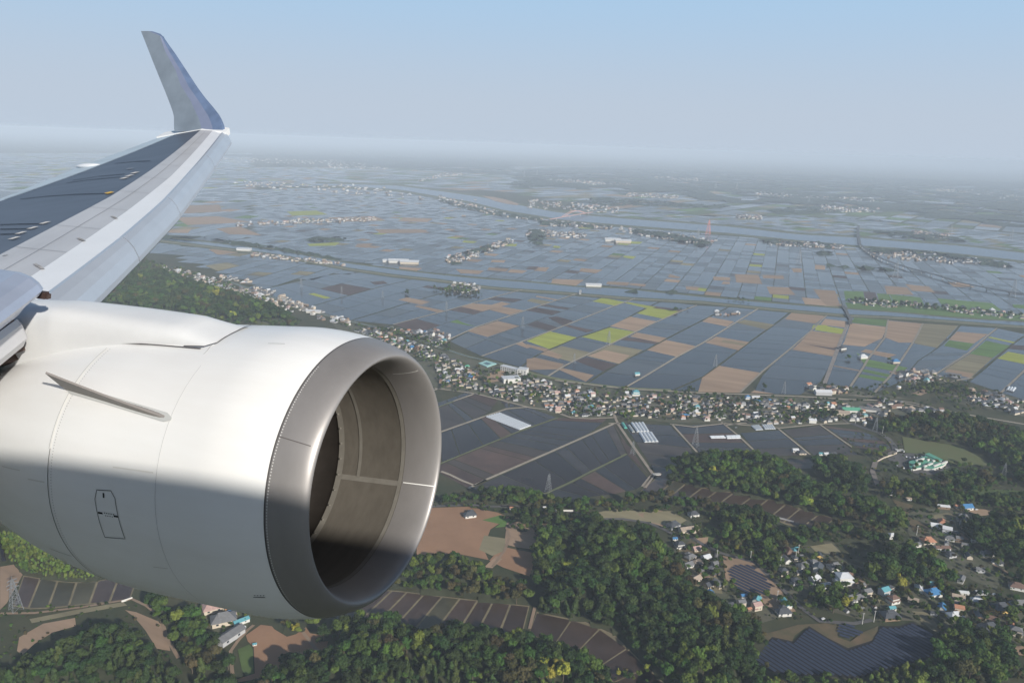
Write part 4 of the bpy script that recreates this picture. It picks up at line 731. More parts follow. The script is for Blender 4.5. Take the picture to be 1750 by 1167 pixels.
# ---- crowns
def leafm(n,c): return mat(n,c,.75,0,.35,.35,rnd=-.38,spec=.2)
LM={'broad':leafm('leaf_broad',(.044,.082,.016)),'dark':leafm('leaf_dark',(.026,.050,.013)),'light':leafm('leaf_light',(.078,.122,.020)),'brown':leafm('leaf_brownish',(.066,.060,.022)),'yellow':leafm('leaf_yellow',(.24,.25,.035)),'bamboo':leafm('leaf_bamboo',(.085,.13,.028)),'conifer':leafm('leaf_conifer',(.042,.066,.018))}
bark=mat('bark',(.10,.075,.05),.9)
def crown(seed,kind):
    r=random.Random(seed); V=[];Fc=[]
    lobes=[]
    if kind=='cone':
        for k in range(5):
            h=3.4+k*1.6; lobes.append((r.uniform(-.5,.5),r.uniform(-.5,.5),h,(3.1-k*.45),1.6))
        nl=300; ls=.95
    elif kind=='bamboo':
        for k in range(5): lobes.append((r.uniform(-1.3,1.3),r.uniform(-1.3,1.3),r.uniform(5,9),1.6,2.3))
        nl=220; ls=.75
    else:
        lobes.append((0,0,8.,3.2,2.6))
        for k in range(8):
            a=r.uniform(0,6.28); d=r.uniform(1.6,3.1); lobes.append((d*math.cos(a),d*math.sin(a),r.uniform(5.6,10.),r.uniform(1.4,2.3),r.uniform(1.2,2.)))
        nl=360; ls=1.0
    tot=sum(l[3]**2 for l in lobes)
    for l in lobes:
        for _ in range(int(nl*l[3]**2/tot)+4):
            z=r.uniform(-.75,1); a=r.uniform(0,6.283); q=math.sqrt(1-z*z); rr=r.uniform(.72,1.1)
            n=Vector((q*math.cos(a),q*math.sin(a),z)); c=Vector((l[0]+n.x*l[3]*rr,l[1]+n.y*l[3]*rr,l[2]+n.z*l[4]*rr))
            n=(n+Vector((r.uniform(-.5,.5),r.uniform(-.5,.5),r.uniform(-.2,.7)))).normalized()
            t1=n.cross(Vector((r.uniform(-1,1),r.uniform(-1,1),r.uniform(-1,1)))).normalized(); t2=n.cross(t1); s=ls*r.uniform(.6,1.25); b=len(V)
            for i,j in ((-1,-.6),(.3,-1),(1,.3),(-.1,1)): V.append(tuple(c+t1*(i*s*.62)+t2*(j*s*.62)-n*(.12*s*abs(i))))
            Fc.append((b,b+1,b+2,b+3))
    # inner mass so that crowns are not see-through
    for l in lobes:
        b=len(V); R1=l[3]*.72; R2=l[4]*.72
        ring=[(math.cos(k*1.2566),math.sin(k*1.2566)) for k in range(5)]
        V.append((l[0],l[1],l[2]+R2)); V+= [(l[0]+c*R1*.9,l[1]+s*R1*.9,l[2]+R2*.4) for c,s in ring]; V+=[(l[0]+c*R1*.85,l[1]+s*R1*.85,l[2]-R2*.5) for c,s in ring]; V.append((l[0],l[1],l[2]-R2))
        for k in range(5):
            n_=(k+1)%5; Fc+=[(b,b+1+k,b+1+n_),(b+1+k,b+6+k,b+6+n_,b+1+n_),(b+6+k,b+11,b+6+n_)]
    return V,Fc
def trunk(kind):
    V=[];Fc=[]; h=9 if kind!='bamboo' else 7; r0=.32 if kind!='bamboo' else .1
    rows=[[(r*math.cos(a)+.15*math.sin(z),r*math.sin(a),z) for a in [k*math.pi/3 for k in range(6)]] for z,r in ((-1.5,r0*1.4),(1,r0),(5,r0*.7),(h,r0*.25))]
    V,Fc=grid(rows,True)
    if kind=='broad':
        for a in (0.5,2.6,4.5): bar((0,0,4),(2.0*math.cos(a),2.0*math.sin(a),7.3),.22,V,Fc,.08)
    return V,Fc
PROTO=[]
for sd,kind,leaf in ((1,'broad','broad'),(2,'broad','broad'),(3,'broad','dark'),(4,'broad','dark'),(5,'broad','light'),(6,'broad','brown'),(7,'cone','conifer'),(8,'cone','conifer'),(9,'bamboo','bamboo'),(10,'broad','yellow')):
    cv,cf=crown(sd,kind); tv,tf=trunk(kind); PROTO.append((meshd('crown',cv,cf,LM[leaf]),meshd('trunk',tv,tf,bark),kind,leaf))
SPM={'mix':[(0,3),(1,3),(2,2),(4,2),(5,2.2),(3,1),(6,.5),(9,.08)],'broad':[(0,4),(1,4),(2,2),(4,2.5),(3,1),(9,.12),(5,.5)],'dark':[(2,4),(3,4),(0,2),(1,2),(6,1.5),(5,.6),(9,.12),(4,.8)],'light':[(4,4),(0,3),(1,2),(5,1.5),(9,.15)],'cedar':[(6,3),(7,1.5),(2,3),(3,2.5),(0,1)],'conifer':[(6,6),(7,5),(2,.4)],'bamboo':[(8,9),(4,.5)]}
trees=[]
tr=random.Random(11)
WN={'W1':'the ridge above the valley town','W2':'the round hill above the dark paddies','W4':'the belt beneath the dark paddies','W5':'the bright copse beside the brown field','W5b':'the gully next to the brown field','W5c':'the hollow behind the brown field','W6':'the big dark wood','W7':'the steep wood below the engine','W8':'the cedar hill','W9':'the thicket beside the lone farm','W9b':'the thicket above the brown garden plot','W9c':'the spur under the engine inlet','W10':'the bamboo slope','W11':'the wood above the green pasture','W12':'the knoll beside the arched barn','W15':'the wood past the solar park','W15b':'the bamboo grove under the solar park'}
for hl in HILL:
    W_,hh,sp,spc,bb,nm=hl
    nx=int((bb[1]-bb[0])/spc)+1; ny=int((bb[3]-bb[2])/spc)+1
    for i in range(nx):
        for j in range(ny):
            x=bb[0]+(i+tr.uniform(.05,.95))*spc; y=bb[2]+(j+tr.uniform(.05,.95))*spc
            if not inpoly(x,y,W_): continue
            if nm.startswith('V') and tr.random()<.25: continue
            z=hz(x,y,hl)
            px,py=PX(x,y,z+6)
            if px<-70 or px>1830 or py>1250: continue
            if hidden(px,py) and hidden(px,py-14) : continue
            k=SPM[sp]; cell=random.Random(int(x//27)*7919+int(y//31)*104729); rv=cell.random() if tr.random()<.62 else tr.random()
            r=rv*sum(a for _,a in k)
            for kk,a in k:
                r-=a
                if r<=0: break
            if kk==9 and tr.random()<.5: kk=4
            s=(.5+1.0*tr.random()**1.3)*(1.15 if sp in('broad','dark') else 1)*(spc/7)**.5
            if kk==9: s*=1.1
            if nm.startswith('V'): s*=.72
            trees.append([x,y,z,kk,s,nm])
# scattered garden and roadside trees
NOT=[[G(*p) for p in T('z4',(480,1060),(590,935),(690,955),(760,885),(860,880),(1040,890),(1240,865),(1340,925),(1372,985),(1340,1030),(1130,1090),(990,1130),(600,1105))],[G(*p) for p in T('z4',(375,630),(420,595),(490,598),(550,640),(600,700),(588,755),(520,758),(430,730),(395,680))]]
def scat(poly,n,sp,lo,hi,nm):
    P=[G(*p) for p in poly]; xs=[p[0] for p in P]; ys=[p[1] for p in P]; c=0
    while c<n:
        x,y=tr.uniform(min(xs),max(xs)),tr.uniform(min(ys),max(ys))
        if inpoly(x,y,P):
            c+=1
            if any(inpoly(x,y,q) for q in NOT): continue
            k=SPM[sp]; r=tr.random()*sum(a for _,a in k)
            for kk,a in k:
                r-=a
                if r<=0: break
            trees.append([x,y,0,kk,tr.uniform(lo,hi),nm])
scat([(745,664),(745,612),(800,625),(950,655),(1150,675),(1480,688),(1480,720),(1330,728),(1150,720),(1050,712),(900,694)],620,'mix',.45,.9,'V')
scat([(1160,895),(1300,935),(1460,960),(1750,1030),(1750,1110),(1600,1080),(1480,1050),(1300,1040),(1180,1000)],420,'mix',.4,.85,'H')
scat([(1540,880),(1640,860),(1720,950),(1740,1010),(1600,960)],90,'mix',.35,.75,'H'); scat([(1380,655),(1470,665),(1620,640),(1750,690),(1750,715),(1600,700),(1480,690)],200,'mix',.45,.85,'V')
scat([(560,545),(770,590),(760,640),(680,600),(600,566)],170,'mix',.45,.85,'V'); scat([(1600,1000),(1750,1040),(1750,1167),(1720,1167),(1640,1080)],60,'mix',.5,.9,'H'); scat([(330,1035),(430,1050),(420,1085),(350,1080)],22,'light',.3,.6,'F')
scat([(1480,780),(1750,800),(1750,880),(1560,860)],90,'mix',.5,.95,'W12'); scat([(830,885),(900,870),(930,905),(905,905),(870,890)],24,'mix',.35,.6,'W5c'); scat([(1240,520),(1280,520),(1280,512),(1240,512)],8,'mix',.6,.8,'V')
scat([(905,895),(960,890),(1000,885),(940,905),(960,960),(930,1010),(915,960)],60,'mix',.5,.9,'W5b'); scat([(740,850),(1000,862),(1200,875),(1330,905),(1320,920),(1200,885),(1000,876)],70,'mix',.45,.85,'W4'); scat([(735,865),(800,862),(835,864),(830,880),(790,870)],14,'mix',.3,.5,'W4'); scat([(1230,935),(1330,950),(1330,1000),(1260,960)],30,'mix',.4,.7,'H')
scat([(0,1050),(230,1030),(330,1120),(300,1160),(0,1160)],26,'mix',.3,.5,'W8')
scat([(200,478),(300,458),(400,488),(520,540),(440,520),(330,482)],120,'mix',.8,1.3,'V')
NOT+=OVP
scat([(1130,880),(1300,930),(1450,900),(1560,850),(1750,880),(1750,1167),(1640,1080),(1300,1060),(1180,1020)],900,'mix',.16,.42,'H'); scat([(0,1040),(230,1030),(300,1120),(280,1160),(0,1160)],150,'mix',.15,.4,'W8'); scat([(740,845),(1330,880),(1330,930),(1100,900),(740,868)],260,'mix',.15,.45,'W4')
scat([(1480,720),(1560,770),(1750,800),(1750,880),(1480,850),(1400,800)],350,'mix',.2,.5,'W12'); scat([(1050,1150),(1300,1130),(1700,1060),(1750,1167),(1050,1167)],200,'mix',.3,.7,'W15')
for t in trees: t.append(math.hypot(t[0],t[1],H-t[2]-8*t[4]))
def tshown(t):
    px,py=PX(t[0],t[1],t[2]+9*t[4]); return 5<px<1745 and 5<py<1160 and not hidden(px,py)
trees.sort(key=lambda t:t[6]/t[4]**1.0 + (0 if tshown(t) else 1e6))
IND=trees[:300]; REST=trees[300:]
KW={0:'rounded broad-leaved tree',1:'spreading broad-leaved tree',2:'dark domed evergreen tree',3:'dark spreading evergreen tree',4:'bright green leafy tree',5:'brownish budding tree',6:'pointed cedar tree',7:'slender pointed cedar tree',8:'plumed bamboo clump',9:'yellow flowering tree'}
def tlabel(t):
    nm=WN.get(t[5],{'H':'the lower hamlet','V':'the long village','F':'the lone farm'}.get(t[5],'the small copses among the hamlets'))
    return f"{KW[t[3]]} {'of' if nm.startswith('the small') else 'in'} {nm}"
def ordw(n):
    o1=['','first','second','third','fourth','fifth','sixth','seventh','eighth','ninth','tenth','eleventh','twelfth','thirteenth','fourteenth','fifteenth','sixteenth','seventeenth','eighteenth','nineteenth']
    if n<20: return o1[n]
    t_=['','','twenty','thirty','forty','fifty','sixty','seventy','eighty','ninety'][n//10]
    return (t_[:-1]+'ieth') if n%10==0 else t_+'-'+o1[n%10]
tgr={}
for t in IND: tgr.setdefault(tlabel(t),[]).append(t)
TLB={}
for lb,L_ in tgr.items():
    L_.sort(key=lambda t:PX(t[0],t[1],t[2]+6)[0])
    for i,t in enumerate(L_):
        k_,w_=lb.split(' in ',1) if ' in ' in lb else lb.split(' of ',1)
        TLB[id(t)]=lb if len(L_)==1 else f"{ordw(i+1)} {k_} from the wing side in {w_}"
        if len(TLB[id(t)].replace('-',' ').split())>16: TLB[id(t)]=TLB[id(t)].replace(' from the wing side in the',' from wing side,').replace(' the ',' ')
crown_obj={}
for t in IND+[[0,0,0,k,1,'x',0] for k in range(10)]:
    if t[5]=='x':
        if t[3] in crown_obj: continue
        x,y=G(1740-t[3]*0,1158); t=[trees[300][0],trees[300][1],trees[300][2],t[3],trees[300][4],trees[300][5],0]
    cm,tm_,kind,leaf=PROTO[t[3]]
    nm={'cone':'cedar_tree','bamboo':'bamboo_clump'}.get(kind,'broadleaf_tree')
    o=empty(nm,(t[0],t[1],t[2])); s=t[4]; o.scale=(s,s,s*tr.uniform(.9,1.15)); o.rotation_euler=(0,0,tr.uniform(0,6.28))
    c=bpy.data.objects.new('crown',cm); link(c,o); c2=bpy.data.objects.new('trunk',tm_); link(c2,o)
    lb=tlabel(t); tag(o,TLB.get(id(t),lb),'bamboo' if kind=='bamboo' else 'tree',lb.replace(' tree ',' trees ').replace(' clump ',' clumps '))
    crown_obj.setdefault(t[3],c)
def scatter(name,pts,label):
    me=bpy.data.meshes.new(name); me.from_pydata([(p[0],p[1],p[2]) for p in pts],[],[])
    a=me.attributes.new('knd','INT','POINT'); a.data.foreach_set('value',[p[3] for p in pts])
    a=me.attributes.new('scl','FLOAT_VECTOR','POINT'); a.data.foreach_set('vector',[q for p in pts for q in (p[4],p[4],p[4]*(.9+.25*((p[0]*7.3)%1)))])
    a=me.attributes.new('rot','FLOAT_VECTOR','POINT'); a.data.foreach_set('vector',[q for p in pts for q in (0,0,(p[0]*3.7)%6.28)])
    o=bpy.data.objects.new(name,me); link(o); tag(o,label,'woodland','','stuff')
    ng=bpy.data.node_groups.new('scatter','GeometryNodeTree'); ng.interface.new_socket('Geometry',in_out='INPUT',socket_type='NodeSocketGeometry'); ng.interface.new_socket('Geometry',in_out='OUTPUT',socket_type='NodeSocketGeometry')
    N=ng.nodes; gi=N.new('NodeGroupInput'); go=N.new('NodeGroupOutput'); jn=N.new('GeometryNodeJoinGeometry')
    def attr(n_,ty):
        x=N.new('GeometryNodeInputNamedAttribute'); x.data_type=ty; x.inputs[0].default_value=n_; return x
    ak=attr('knd','INT'); as_=attr('scl','FLOAT_VECTOR'); ar=attr('rot','FLOAT_VECTOR')
    er=N.new('FunctionNodeEulerToRotation'); ng.links.new(ar.outputs[0],er.inputs[0])
    for k in sorted({p[3] for p in pts}):
        cmpn=N.new('FunctionNodeCompare'); cmpn.data_type='INT'; cmpn.operation='EQUAL'; ng.links.new(ak.outputs[0],cmpn.inputs[2]); cmpn.inputs[3].default_value=k
        oi=N.new('GeometryNodeObjectInfo'); oi.inputs[0].default_value=crown_obj[k]; oi.inputs[1].default_value=True; oi.transform_space='ORIGINAL'
        ip=N.new('GeometryNodeInstanceOnPoints'); ng.links.new(gi.outputs[0],ip.inputs['Points']); ng.links.new(cmpn.outputs[0],ip.inputs['Selection']); ng.links.new(oi.outputs['Geometry'],ip.inputs['Instance'])
        ng.links.new(er.outputs[0],ip.inputs['Rotation']); ng.links.new(as_.outputs[0],ip.inputs['Scale']); ng.links.new(ip.outputs[0],jn.inputs[0])
    ng.links.new(jn.outputs[0],go.inputs[0]); md=o.modifiers.new('scatter','NODES'); md.node_group=ng
    return o
if REST: scatter('woodland',REST,'dense mixed green woodland covering the hills and village gardens')
print('TREES',len(trees))
# ---- far woodland masses and low cover
from mathutils import noise as mnoise
farm_=mat('far_leaf',(.027,.044,.028),.9,0,.35,.01)
def canopy(name,polys,hh,step,label):
    V=[];Fc=[]
    for px in polys:
        P=[G(*p) for p in px]; xs=[p[0] for p in P]; ys=[p[1] for p in P]; stp=max(step,(max(ys)-min(ys))/60,(max(xs)-min(xs))/90)
        nx=int((max(xs)-min(xs))/stp)+2; ny=int((max(ys)-min(ys))/stp)+2; idx={}
        for i in range(nx):
            for j in range(ny):
                x,y=min(xs)+(i+.5)*stp,min(ys)+(j+.5)*stp
                if not inpoly(x,y,P): continue
                if stp<=40 and mnoise.noise((x/70.,y/70.,.4))>.12: continue
                if stp>40 and mnoise.noise((x/420.,y/420.,3.1))+.5*mnoise.noise((x/140.,y/140.,1.7))>.16: continue
                f=[]
                for a,b_ in ((0,0),(1,0),(1,1),(0,1)):
                    k=(i+a,j+b_)
                    if k not in idx:
                        X,Y=min(xs)+k[0]*stp+tr.uniform(-.3,.3)*stp,min(ys)+k[1]*stp+tr.uniform(-.3,.3)*stp; e=dedge(X,Y,P) if inpoly(X,Y,P) else 0
                        idx[k]=len(V); V.append((X,Y,.3 if e<stp*.4 else hh*tr.uniform(.55,1.3)))
                    f.append(idx[k])
                Fc.append(tuple(f))
    return tag(mob(name,V,Fc,farm_),label,'woodland','','stuff')
FARW=[[(880,325),(930,318),(1000,325),(1100,335),(1200,342),(1290,350),(1380,352),(1470,358),(1560,366),(1680,385),(1750,392),(1950,415),(1950,330),(1750,312),(1500,303),(1200,292),(1000,285),(880,290)],
[(985,345),(1020,338),(1100,342),(1180,350),(1250,352),(1230,357),(1100,352),(1030,352)],[(865,315),(900,308),(960,310),(980,318),(900,321)],[(1310,360),(1380,352),(1440,362),(1400,366),(1330,367)],
[(450,262),(600,266),(850,272),(880,276),(870,300),(700,290),(600,285),(560,276),(450,268)],[(460,282),(480,279),(500,282),(480,285)],[(300,262),(450,266),(450,269),(300,266)],
[(1490,395),(1560,398),(1640,408),(1660,416),(1560,410),(1500,400)],[(1300,410),(1380,413),(1440,420),(1420,424),(1340,418),(1300,414)],[(1395,431),(1420,430),(1422,436),(1398,437)],[(1480,424),(1560,428),(1640,438),(1720,450),(1730,458),(1640,448),(1540,436),(1480,430)],
[(900,396),(925,390),(935,400),(925,420),(905,415)],[(1080,392),(1150,400),(1220,416),(1200,422),(1130,408),(1080,398)],[(920,378),(990,382),(1050,388),(1040,392),(980,388),(925,384)],
[(750,340),(800,352),(870,366),(930,374),(930,378),(860,370),(790,356),(750,344)],[(765,440),(800,430),(860,414),(870,418),(820,432),(800,440),(790,452),(765,450)],[(525,408),(590,407),(590,412),(525,414)],
[(1135,499),(1152,496),(1160,502),(1140,504)],[(1065,496),(1110,499),(1105,502),(1065,500)],[(1390,452),(1450,456),(1530,462),(1530,464),(1450,458),(1390,454)],
[(270,404),(360,408),(480,425),(600,446),(600,449),(480,429),(360,413),(270,407)]]
canopy('distant_woodland',FARW,10,24,'hazy blue-green woodland spread beyond the wide river and along its villages')
# ================================================================== HOUSES
def at(t,*p): return [G(*q) for q in T(t,*p)]
def rm(n,c,r=.55,var=.2,rnd=.0,vs=.6): return mat(n,c,r,0,var,vs,rnd=rnd,obj=True)
ROOF={'grey':rm('roof_tile_grey',(.16,.16,.165)),'slate':rm('roof_tile_slate',(.075,.08,.09),.4),'brown':rm('roof_tile_brown',(.17,.105,.08)),'tan':rm('roof_tan',(.36,.29,.23)),'white':rm('roof_metal_pale',(.58,.59,.61),.4,.08),'blue':rm('roof_blue',(.06,.19,.38),.4,.12),'teal':rm('roof_teal',(.12,.33,.38),.4,.1),'orange':rm('roof_orange',(.42,.20,.12)),'green':rm('roof_green',(.10,.33,.22),.45,.1),'pink':rm('roof_pinkish',(.42,.28,.25))}
WALL={'white':rm('wall_white',(.60,.585,.55),.8,.06),'cream':rm('wall_cream',(.52,.45,.36),.8,.08),'grey':rm('wall_grey',(.42,.42,.43),.8,.1),'wood':rm('wall_timber',(.22,.15,.10),.85,.2),'yellow':rm('wall_yellow',(.68,.46,.16),.8,.06)}
glass=mat('window_glass',(.03,.04,.05),.12)
def gable(L_,W_,e,r,ov=.6,y0=0,x0=0,z0=0):
    V=[(x0-L_/2-ov,y0-W_/2-ov,z0+e-.15),(x0+L_/2+ov,y0-W_/2-ov,z0+e-.15),(x0+L_/2+ov,y0+W_/2+ov,z0+e-.15),(x0-L_/2-ov,y0+W_/2+ov,z0+e-.15),(x0-L_/2-ov,y0,z0+r),(x0+L_/2+ov,y0,z0+r)]
    V+=[(a,b,c-.25) for a,b,c in V[:4]]+[(V[4][0],V[4][1],V[4][2]-.25),(V[5][0],V[5][1],V[5][2]-.25)]
    Fc=[(0,1,5,4),(2,3,4,5),(7,6,10,11),(9,8,11,10),(0,6,7,1),(2,8,9,3),(3,9,10,4),(4,10,6,0),(1,7,11,5),(5,11,8,2)]
    return V,Fc
def hip(L_,W_,e,r,ov=.8,x0=0,y0=0):
    k=max(L_/2-W_/2*.8,.3)
    V=[(x0-L_/2-ov,y0-W_/2-ov,e-.15),(x0+L_/2+ov,y0-W_/2-ov,e-.15),(x0+L_/2+ov,y0+W_/2+ov,e-.15),(x0-L_/2-ov,y0+W_/2+ov,e-.15),(x0-k,y0,r),(x0+k,y0,r)]
    V+=[(a,b,c-.25) for a,b,c in V[:4]]
    return V,[(0,1,5,4),(1,2,5),(2,3,4,5),(3,0,4),(0,6,7,1),(1,7,8,2),(2,8,9,3),(3,9,6,0),(9,8,7,6)]
def join(*ms):
    V=[];Fc=[]
    for v,f in ms: b=len(V); V+=v; Fc+=[tuple(i+b for i in x) for x in f]
    return V,Fc
def bx(*a):
    V=[];Fc=[]; boxvf(*a,V,Fc); return V,Fc
def gwall(L_,W_,e,r):
    V=[(-L_/2,-W_/2,-1),(L_/2,-W_/2,-1),(L_/2,W_/2,-1),(-L_/2,W_/2,-1),(-L_/2,-W_/2,e),(L_/2,-W_/2,e),(L_/2,W_/2,e),(-L_/2,W_/2,e),(-L_/2,0,r-.5),(L_/2,0,r-.5)]
    return V,[(0,1,5,4),(2,3,7,6),(1,2,6,9,5),(3,0,4,8,7),(0,3,2,1)]
# kinds: walls, roof, windows (x,y,facing,w,h,z)
KINDS=[]
KINDS.append(('farmhouse',bx(-7,7,-4.5,4.5,-1,3.3),join(hip(14,9,3.3,6.6),gable(6,4.4,6.0,7.4,.2)),14,9,3.3))
KINDS.append(('two-storey house',join(bx(-5.5,5.5,-4,4,-1,3),bx(-4,4.6,-3.4,3.6,3.0,5.8)),join(hip(8.6,7,5.8,7.9,x0=.3,y0=.1),([(-6.1,-4.7,2.8),(6.1,-4.7,2.8),(4.7,-3.3,3.6),(-4.1,-3.3,3.6),(-6.1,4.7,2.8),(6.1,4.7,2.8),(4.7,3.7,3.6),(-4.1,3.7,3.6)],[(0,1,2,3),(5,4,7,6),(4,0,3,7),(1,5,6,2),(0,4,5,1)])),11,8,3))
KINDS.append(('gabled house',gwall(11,7.5,3.2,6.2),gable(11,7.5,3.2,6.2),11,7.5,3.2))
KINDS.append(('two-storey gabled house',gwall(9.5,7.5,5.7,8.2),join(gable(9.5,7.5,5.7,8.2),bx(-5.4,-1,-5.6,-3.6,2.7,2.95)),9.5,7.5,5.7))
KINDS.append(('long barn',gwall(17,7,3.4,5.3),gable(17,7,3.4,5.3,.5),17,7,3.4))
KINDS.append(('small shed',gwall(6.5,4.5,2.5,3.8),gable(6.5,4.5,2.5,3.8,.3),6.5,4.5,2.5))
KINDS.append(('L-shaped house',join(bx(-6,6,-4,3,-1,3.1),bx(0,5.5,3,7.5,-1,3.1)),join(hip(12,7,3.1,5.9,y0=-.5),hip(5.5,5.4,3.1,5.2,x0=2.75,y0=5)),12,8,3.1))
KC={}
def hmesh(k,rc,wc):
    if (k,rc) not in KC: KC[(k,rc)]=meshd('roof',*KINDS[k][2],ROOF[rc])
    if (k,wc,0) not in KC: KC[(k,wc,0)]=meshd('wall',*KINDS[k][1],WALL[wc])
    return KC[(k,rc)],KC[(k,wc,0)]
wv,wf=bx(-.75,.75,-.04,.04,-.6,.6); WMESH=meshd('window',wv,wf,glass)
houses=[]  # x,y,rot,kind,roof,wall,scale,cluster
hr=random.Random(5)
RC=[('grey',30),('slate',28),('brown',12),('tan',8),('white',4),('blue',1.2),('teal',1.8),('orange',2),('pink',3),('green',.5)]
def hpick(pal=RC): return pick(pal)
def addh(x,y,rot,k,rc,wc,s,cl): houses.append([x,y,rot,k,rc,wc,s,cl])
def village(cl,poly,sp,ang,dens=.8,smin=.8,smax=1.15,pal=RC,kp=((0,2.2),(1,3),(2,2),(3,2),(4,1),(5,3),(6,1.4))):
    P=[G(*p) for p in poly]; c,s=math.cos(R_(ang)),math.sin(R_(ang)); us=[p[0]*c+p[1]*s for p in P]; vs=[-p[0]*s+p[1]*c for p in P]
    u0=min(us)
    while u0<max(us):
        v0=min(vs)
        while v0<max(vs):
            u,v=u0+hr.uniform(-.22,.22)*sp,v0+hr.uniform(-.22,.22)*sp; x,y=u*c-v*s,u*s+v*c; v0+=sp
            if not inpoly(x,y,P) or hr.random()>dens: continue
            if dedge(x,y,P)<3: continue
            if hz(x,y)>1.5: continue
            pxx,pyy=PX(x,y,3)
            if hidden(pxx,pyy) or pxx<-30 or pxx>1790: continue
            wc=pick([('white',3),('cream',3.5),('grey',2.5),('wood',2)])
            addh(x,y,R_(ang+hr.choice((0,0,0,90))+hr.uniform(-9,9)),pick(kp),hpick(pal),wc,hr.uniform(smin,smax),cl)
        u0+=sp
LV=[('the row under the school field',[(745,650),(812,655),(870,660),(905,696),(853,680),(812,668),(745,660)]),('the yards behind the school',[(752,605),(790,615),(820,640),(815,655),(745,650),(742,615)]),
('the cluster by the stream bend',[(895,640),(945,655),(960,680),(975,712),(905,694),(870,664)]),('the middle of the long village',[(960,655),(1060,680),(1060,712),(975,712),(962,690)]),
('the block above the glasshouses',[(1064,672),(1150,678),(1160,720),(1062,712)]),('the block beside the broad oak',[(1150,676),(1232,680),(1240,722),(1160,720)]),
('the row along the pale village road',[(1235,678),(1330,684),(1330,702),(1240,702)]),('the yards over the white crop covers',[(1240,702),(1330,702),(1345,728),(1240,722)]),
('the block before the twin groves',[(1330,686),(1430,690),(1430,704),(1330,702)]),('the lane end near the conical grove',[(1345,706),(1455,706),(1455,722),(1345,726)]),('the corner by the curved main road',[(1430,692),(1520,694),(1540,704),(1480,722),(1430,718)])]
for cl,P in LV: village(cl,P,12.2,12,.76,.6,.92)
village('the fields hamlet over the pale road',[(1372,674),(1380,657),(1440,662),(1466,668),(1440,676)],15,20,.75)
village('the estate beside the green stream',[(600,566),(640,560),(700,582),(745,600),(745,620),(700,605),(640,585)],14.5,-38,.8); village('the islet of homes above the stream',[(640,556),(720,568),(745,563),(775,578),(755,592),(690,570)],14.5,-38,.75)
village('the farm hamlet in the dark grove',[(1522,646),(1545,632),(1600,636),(1612,652),(1570,660)],15,30,.8); village('the eastern hamlet beside the flooded fields',[(1655,668),(1700,673),(1750,684),(1750,712),(1700,700),(1650,688)],15,25,.8)
village('the crossroads cottages',[(1480,678),(1530,685),(1620,705),(1560,712),(1500,700)],16,15,.7)
village('the lane beside the upper solar park',[(1160,930),(1190,940),(1235,965),(1240,1010),(1210,1020),(1165,985)],13.5,35,.86,.7,1.05); village('the row between the two solar parks',[(1190,1005),(1250,1020),(1330,1025),(1345,1048),(1300,1052),(1230,1038)],13.5,20,.88,.7,1.05)
village('the terrace around the big pale house',[(1325,960),(1350,935),(1400,945),(1460,975),(1455,1010),(1400,1005),(1340,1000)],14,15,.85,.7,1.05); village('the lower street by the small plum orchard',[(1430,1005),(1520,1000),(1560,1030),(1520,1065),(1430,1050)],14.5,20,.75,.7,1.05)
village('the lane around the deep blue roof',[(1550,1000),(1640,1005),(1750,1035),(1750,1090),(1660,1090),(1580,1050),(1540,1020)],14,-25,.82,.7,1.05); village('the rise behind the red van yard',[(1600,895),(1650,875),(1700,930),(1720,975),(1660,965),(1600,930)],14.5,-20,.75,.7,1.05)
village('the terraces under the green-roofed hall',[(1545,930),(1600,925),(1640,955),(1650,975),(1560,950)],14.5,10,.7,.7,1.05); village('the yard of bare plots',[(1530,850),(1560,852),(1640,865),(1670,880),(1640,890),(1560,875)],17,0,.45,pal=[('white',4),('tan',3),('grey',3),('blue',2)],kp=((5,3),(4,1)))
village('the isolated gardens by the wood',[(1130,900),(1160,896),(1175,912),(1150,915)],18,30,.8)
village('the valley town under the ridge',[(200,476),(240,452),(300,458),(340,470),(400,488),(460,508),(520,540),(500,535),(440,518),(390,500),(330,480),(260,468)],16,-30,.6,.8,1.2,pal=[('white',4),('tan',4),('grey',5),('pink',1.5),('slate',3)])
village('the roadside strip under the ridge',[(430,497),(470,500),(540,528),(600,548),(600,560),(540,545)],16,-30,.65,.8,1.2,pal=[('white',3),('tan',4),('grey',4),('slate',2)])
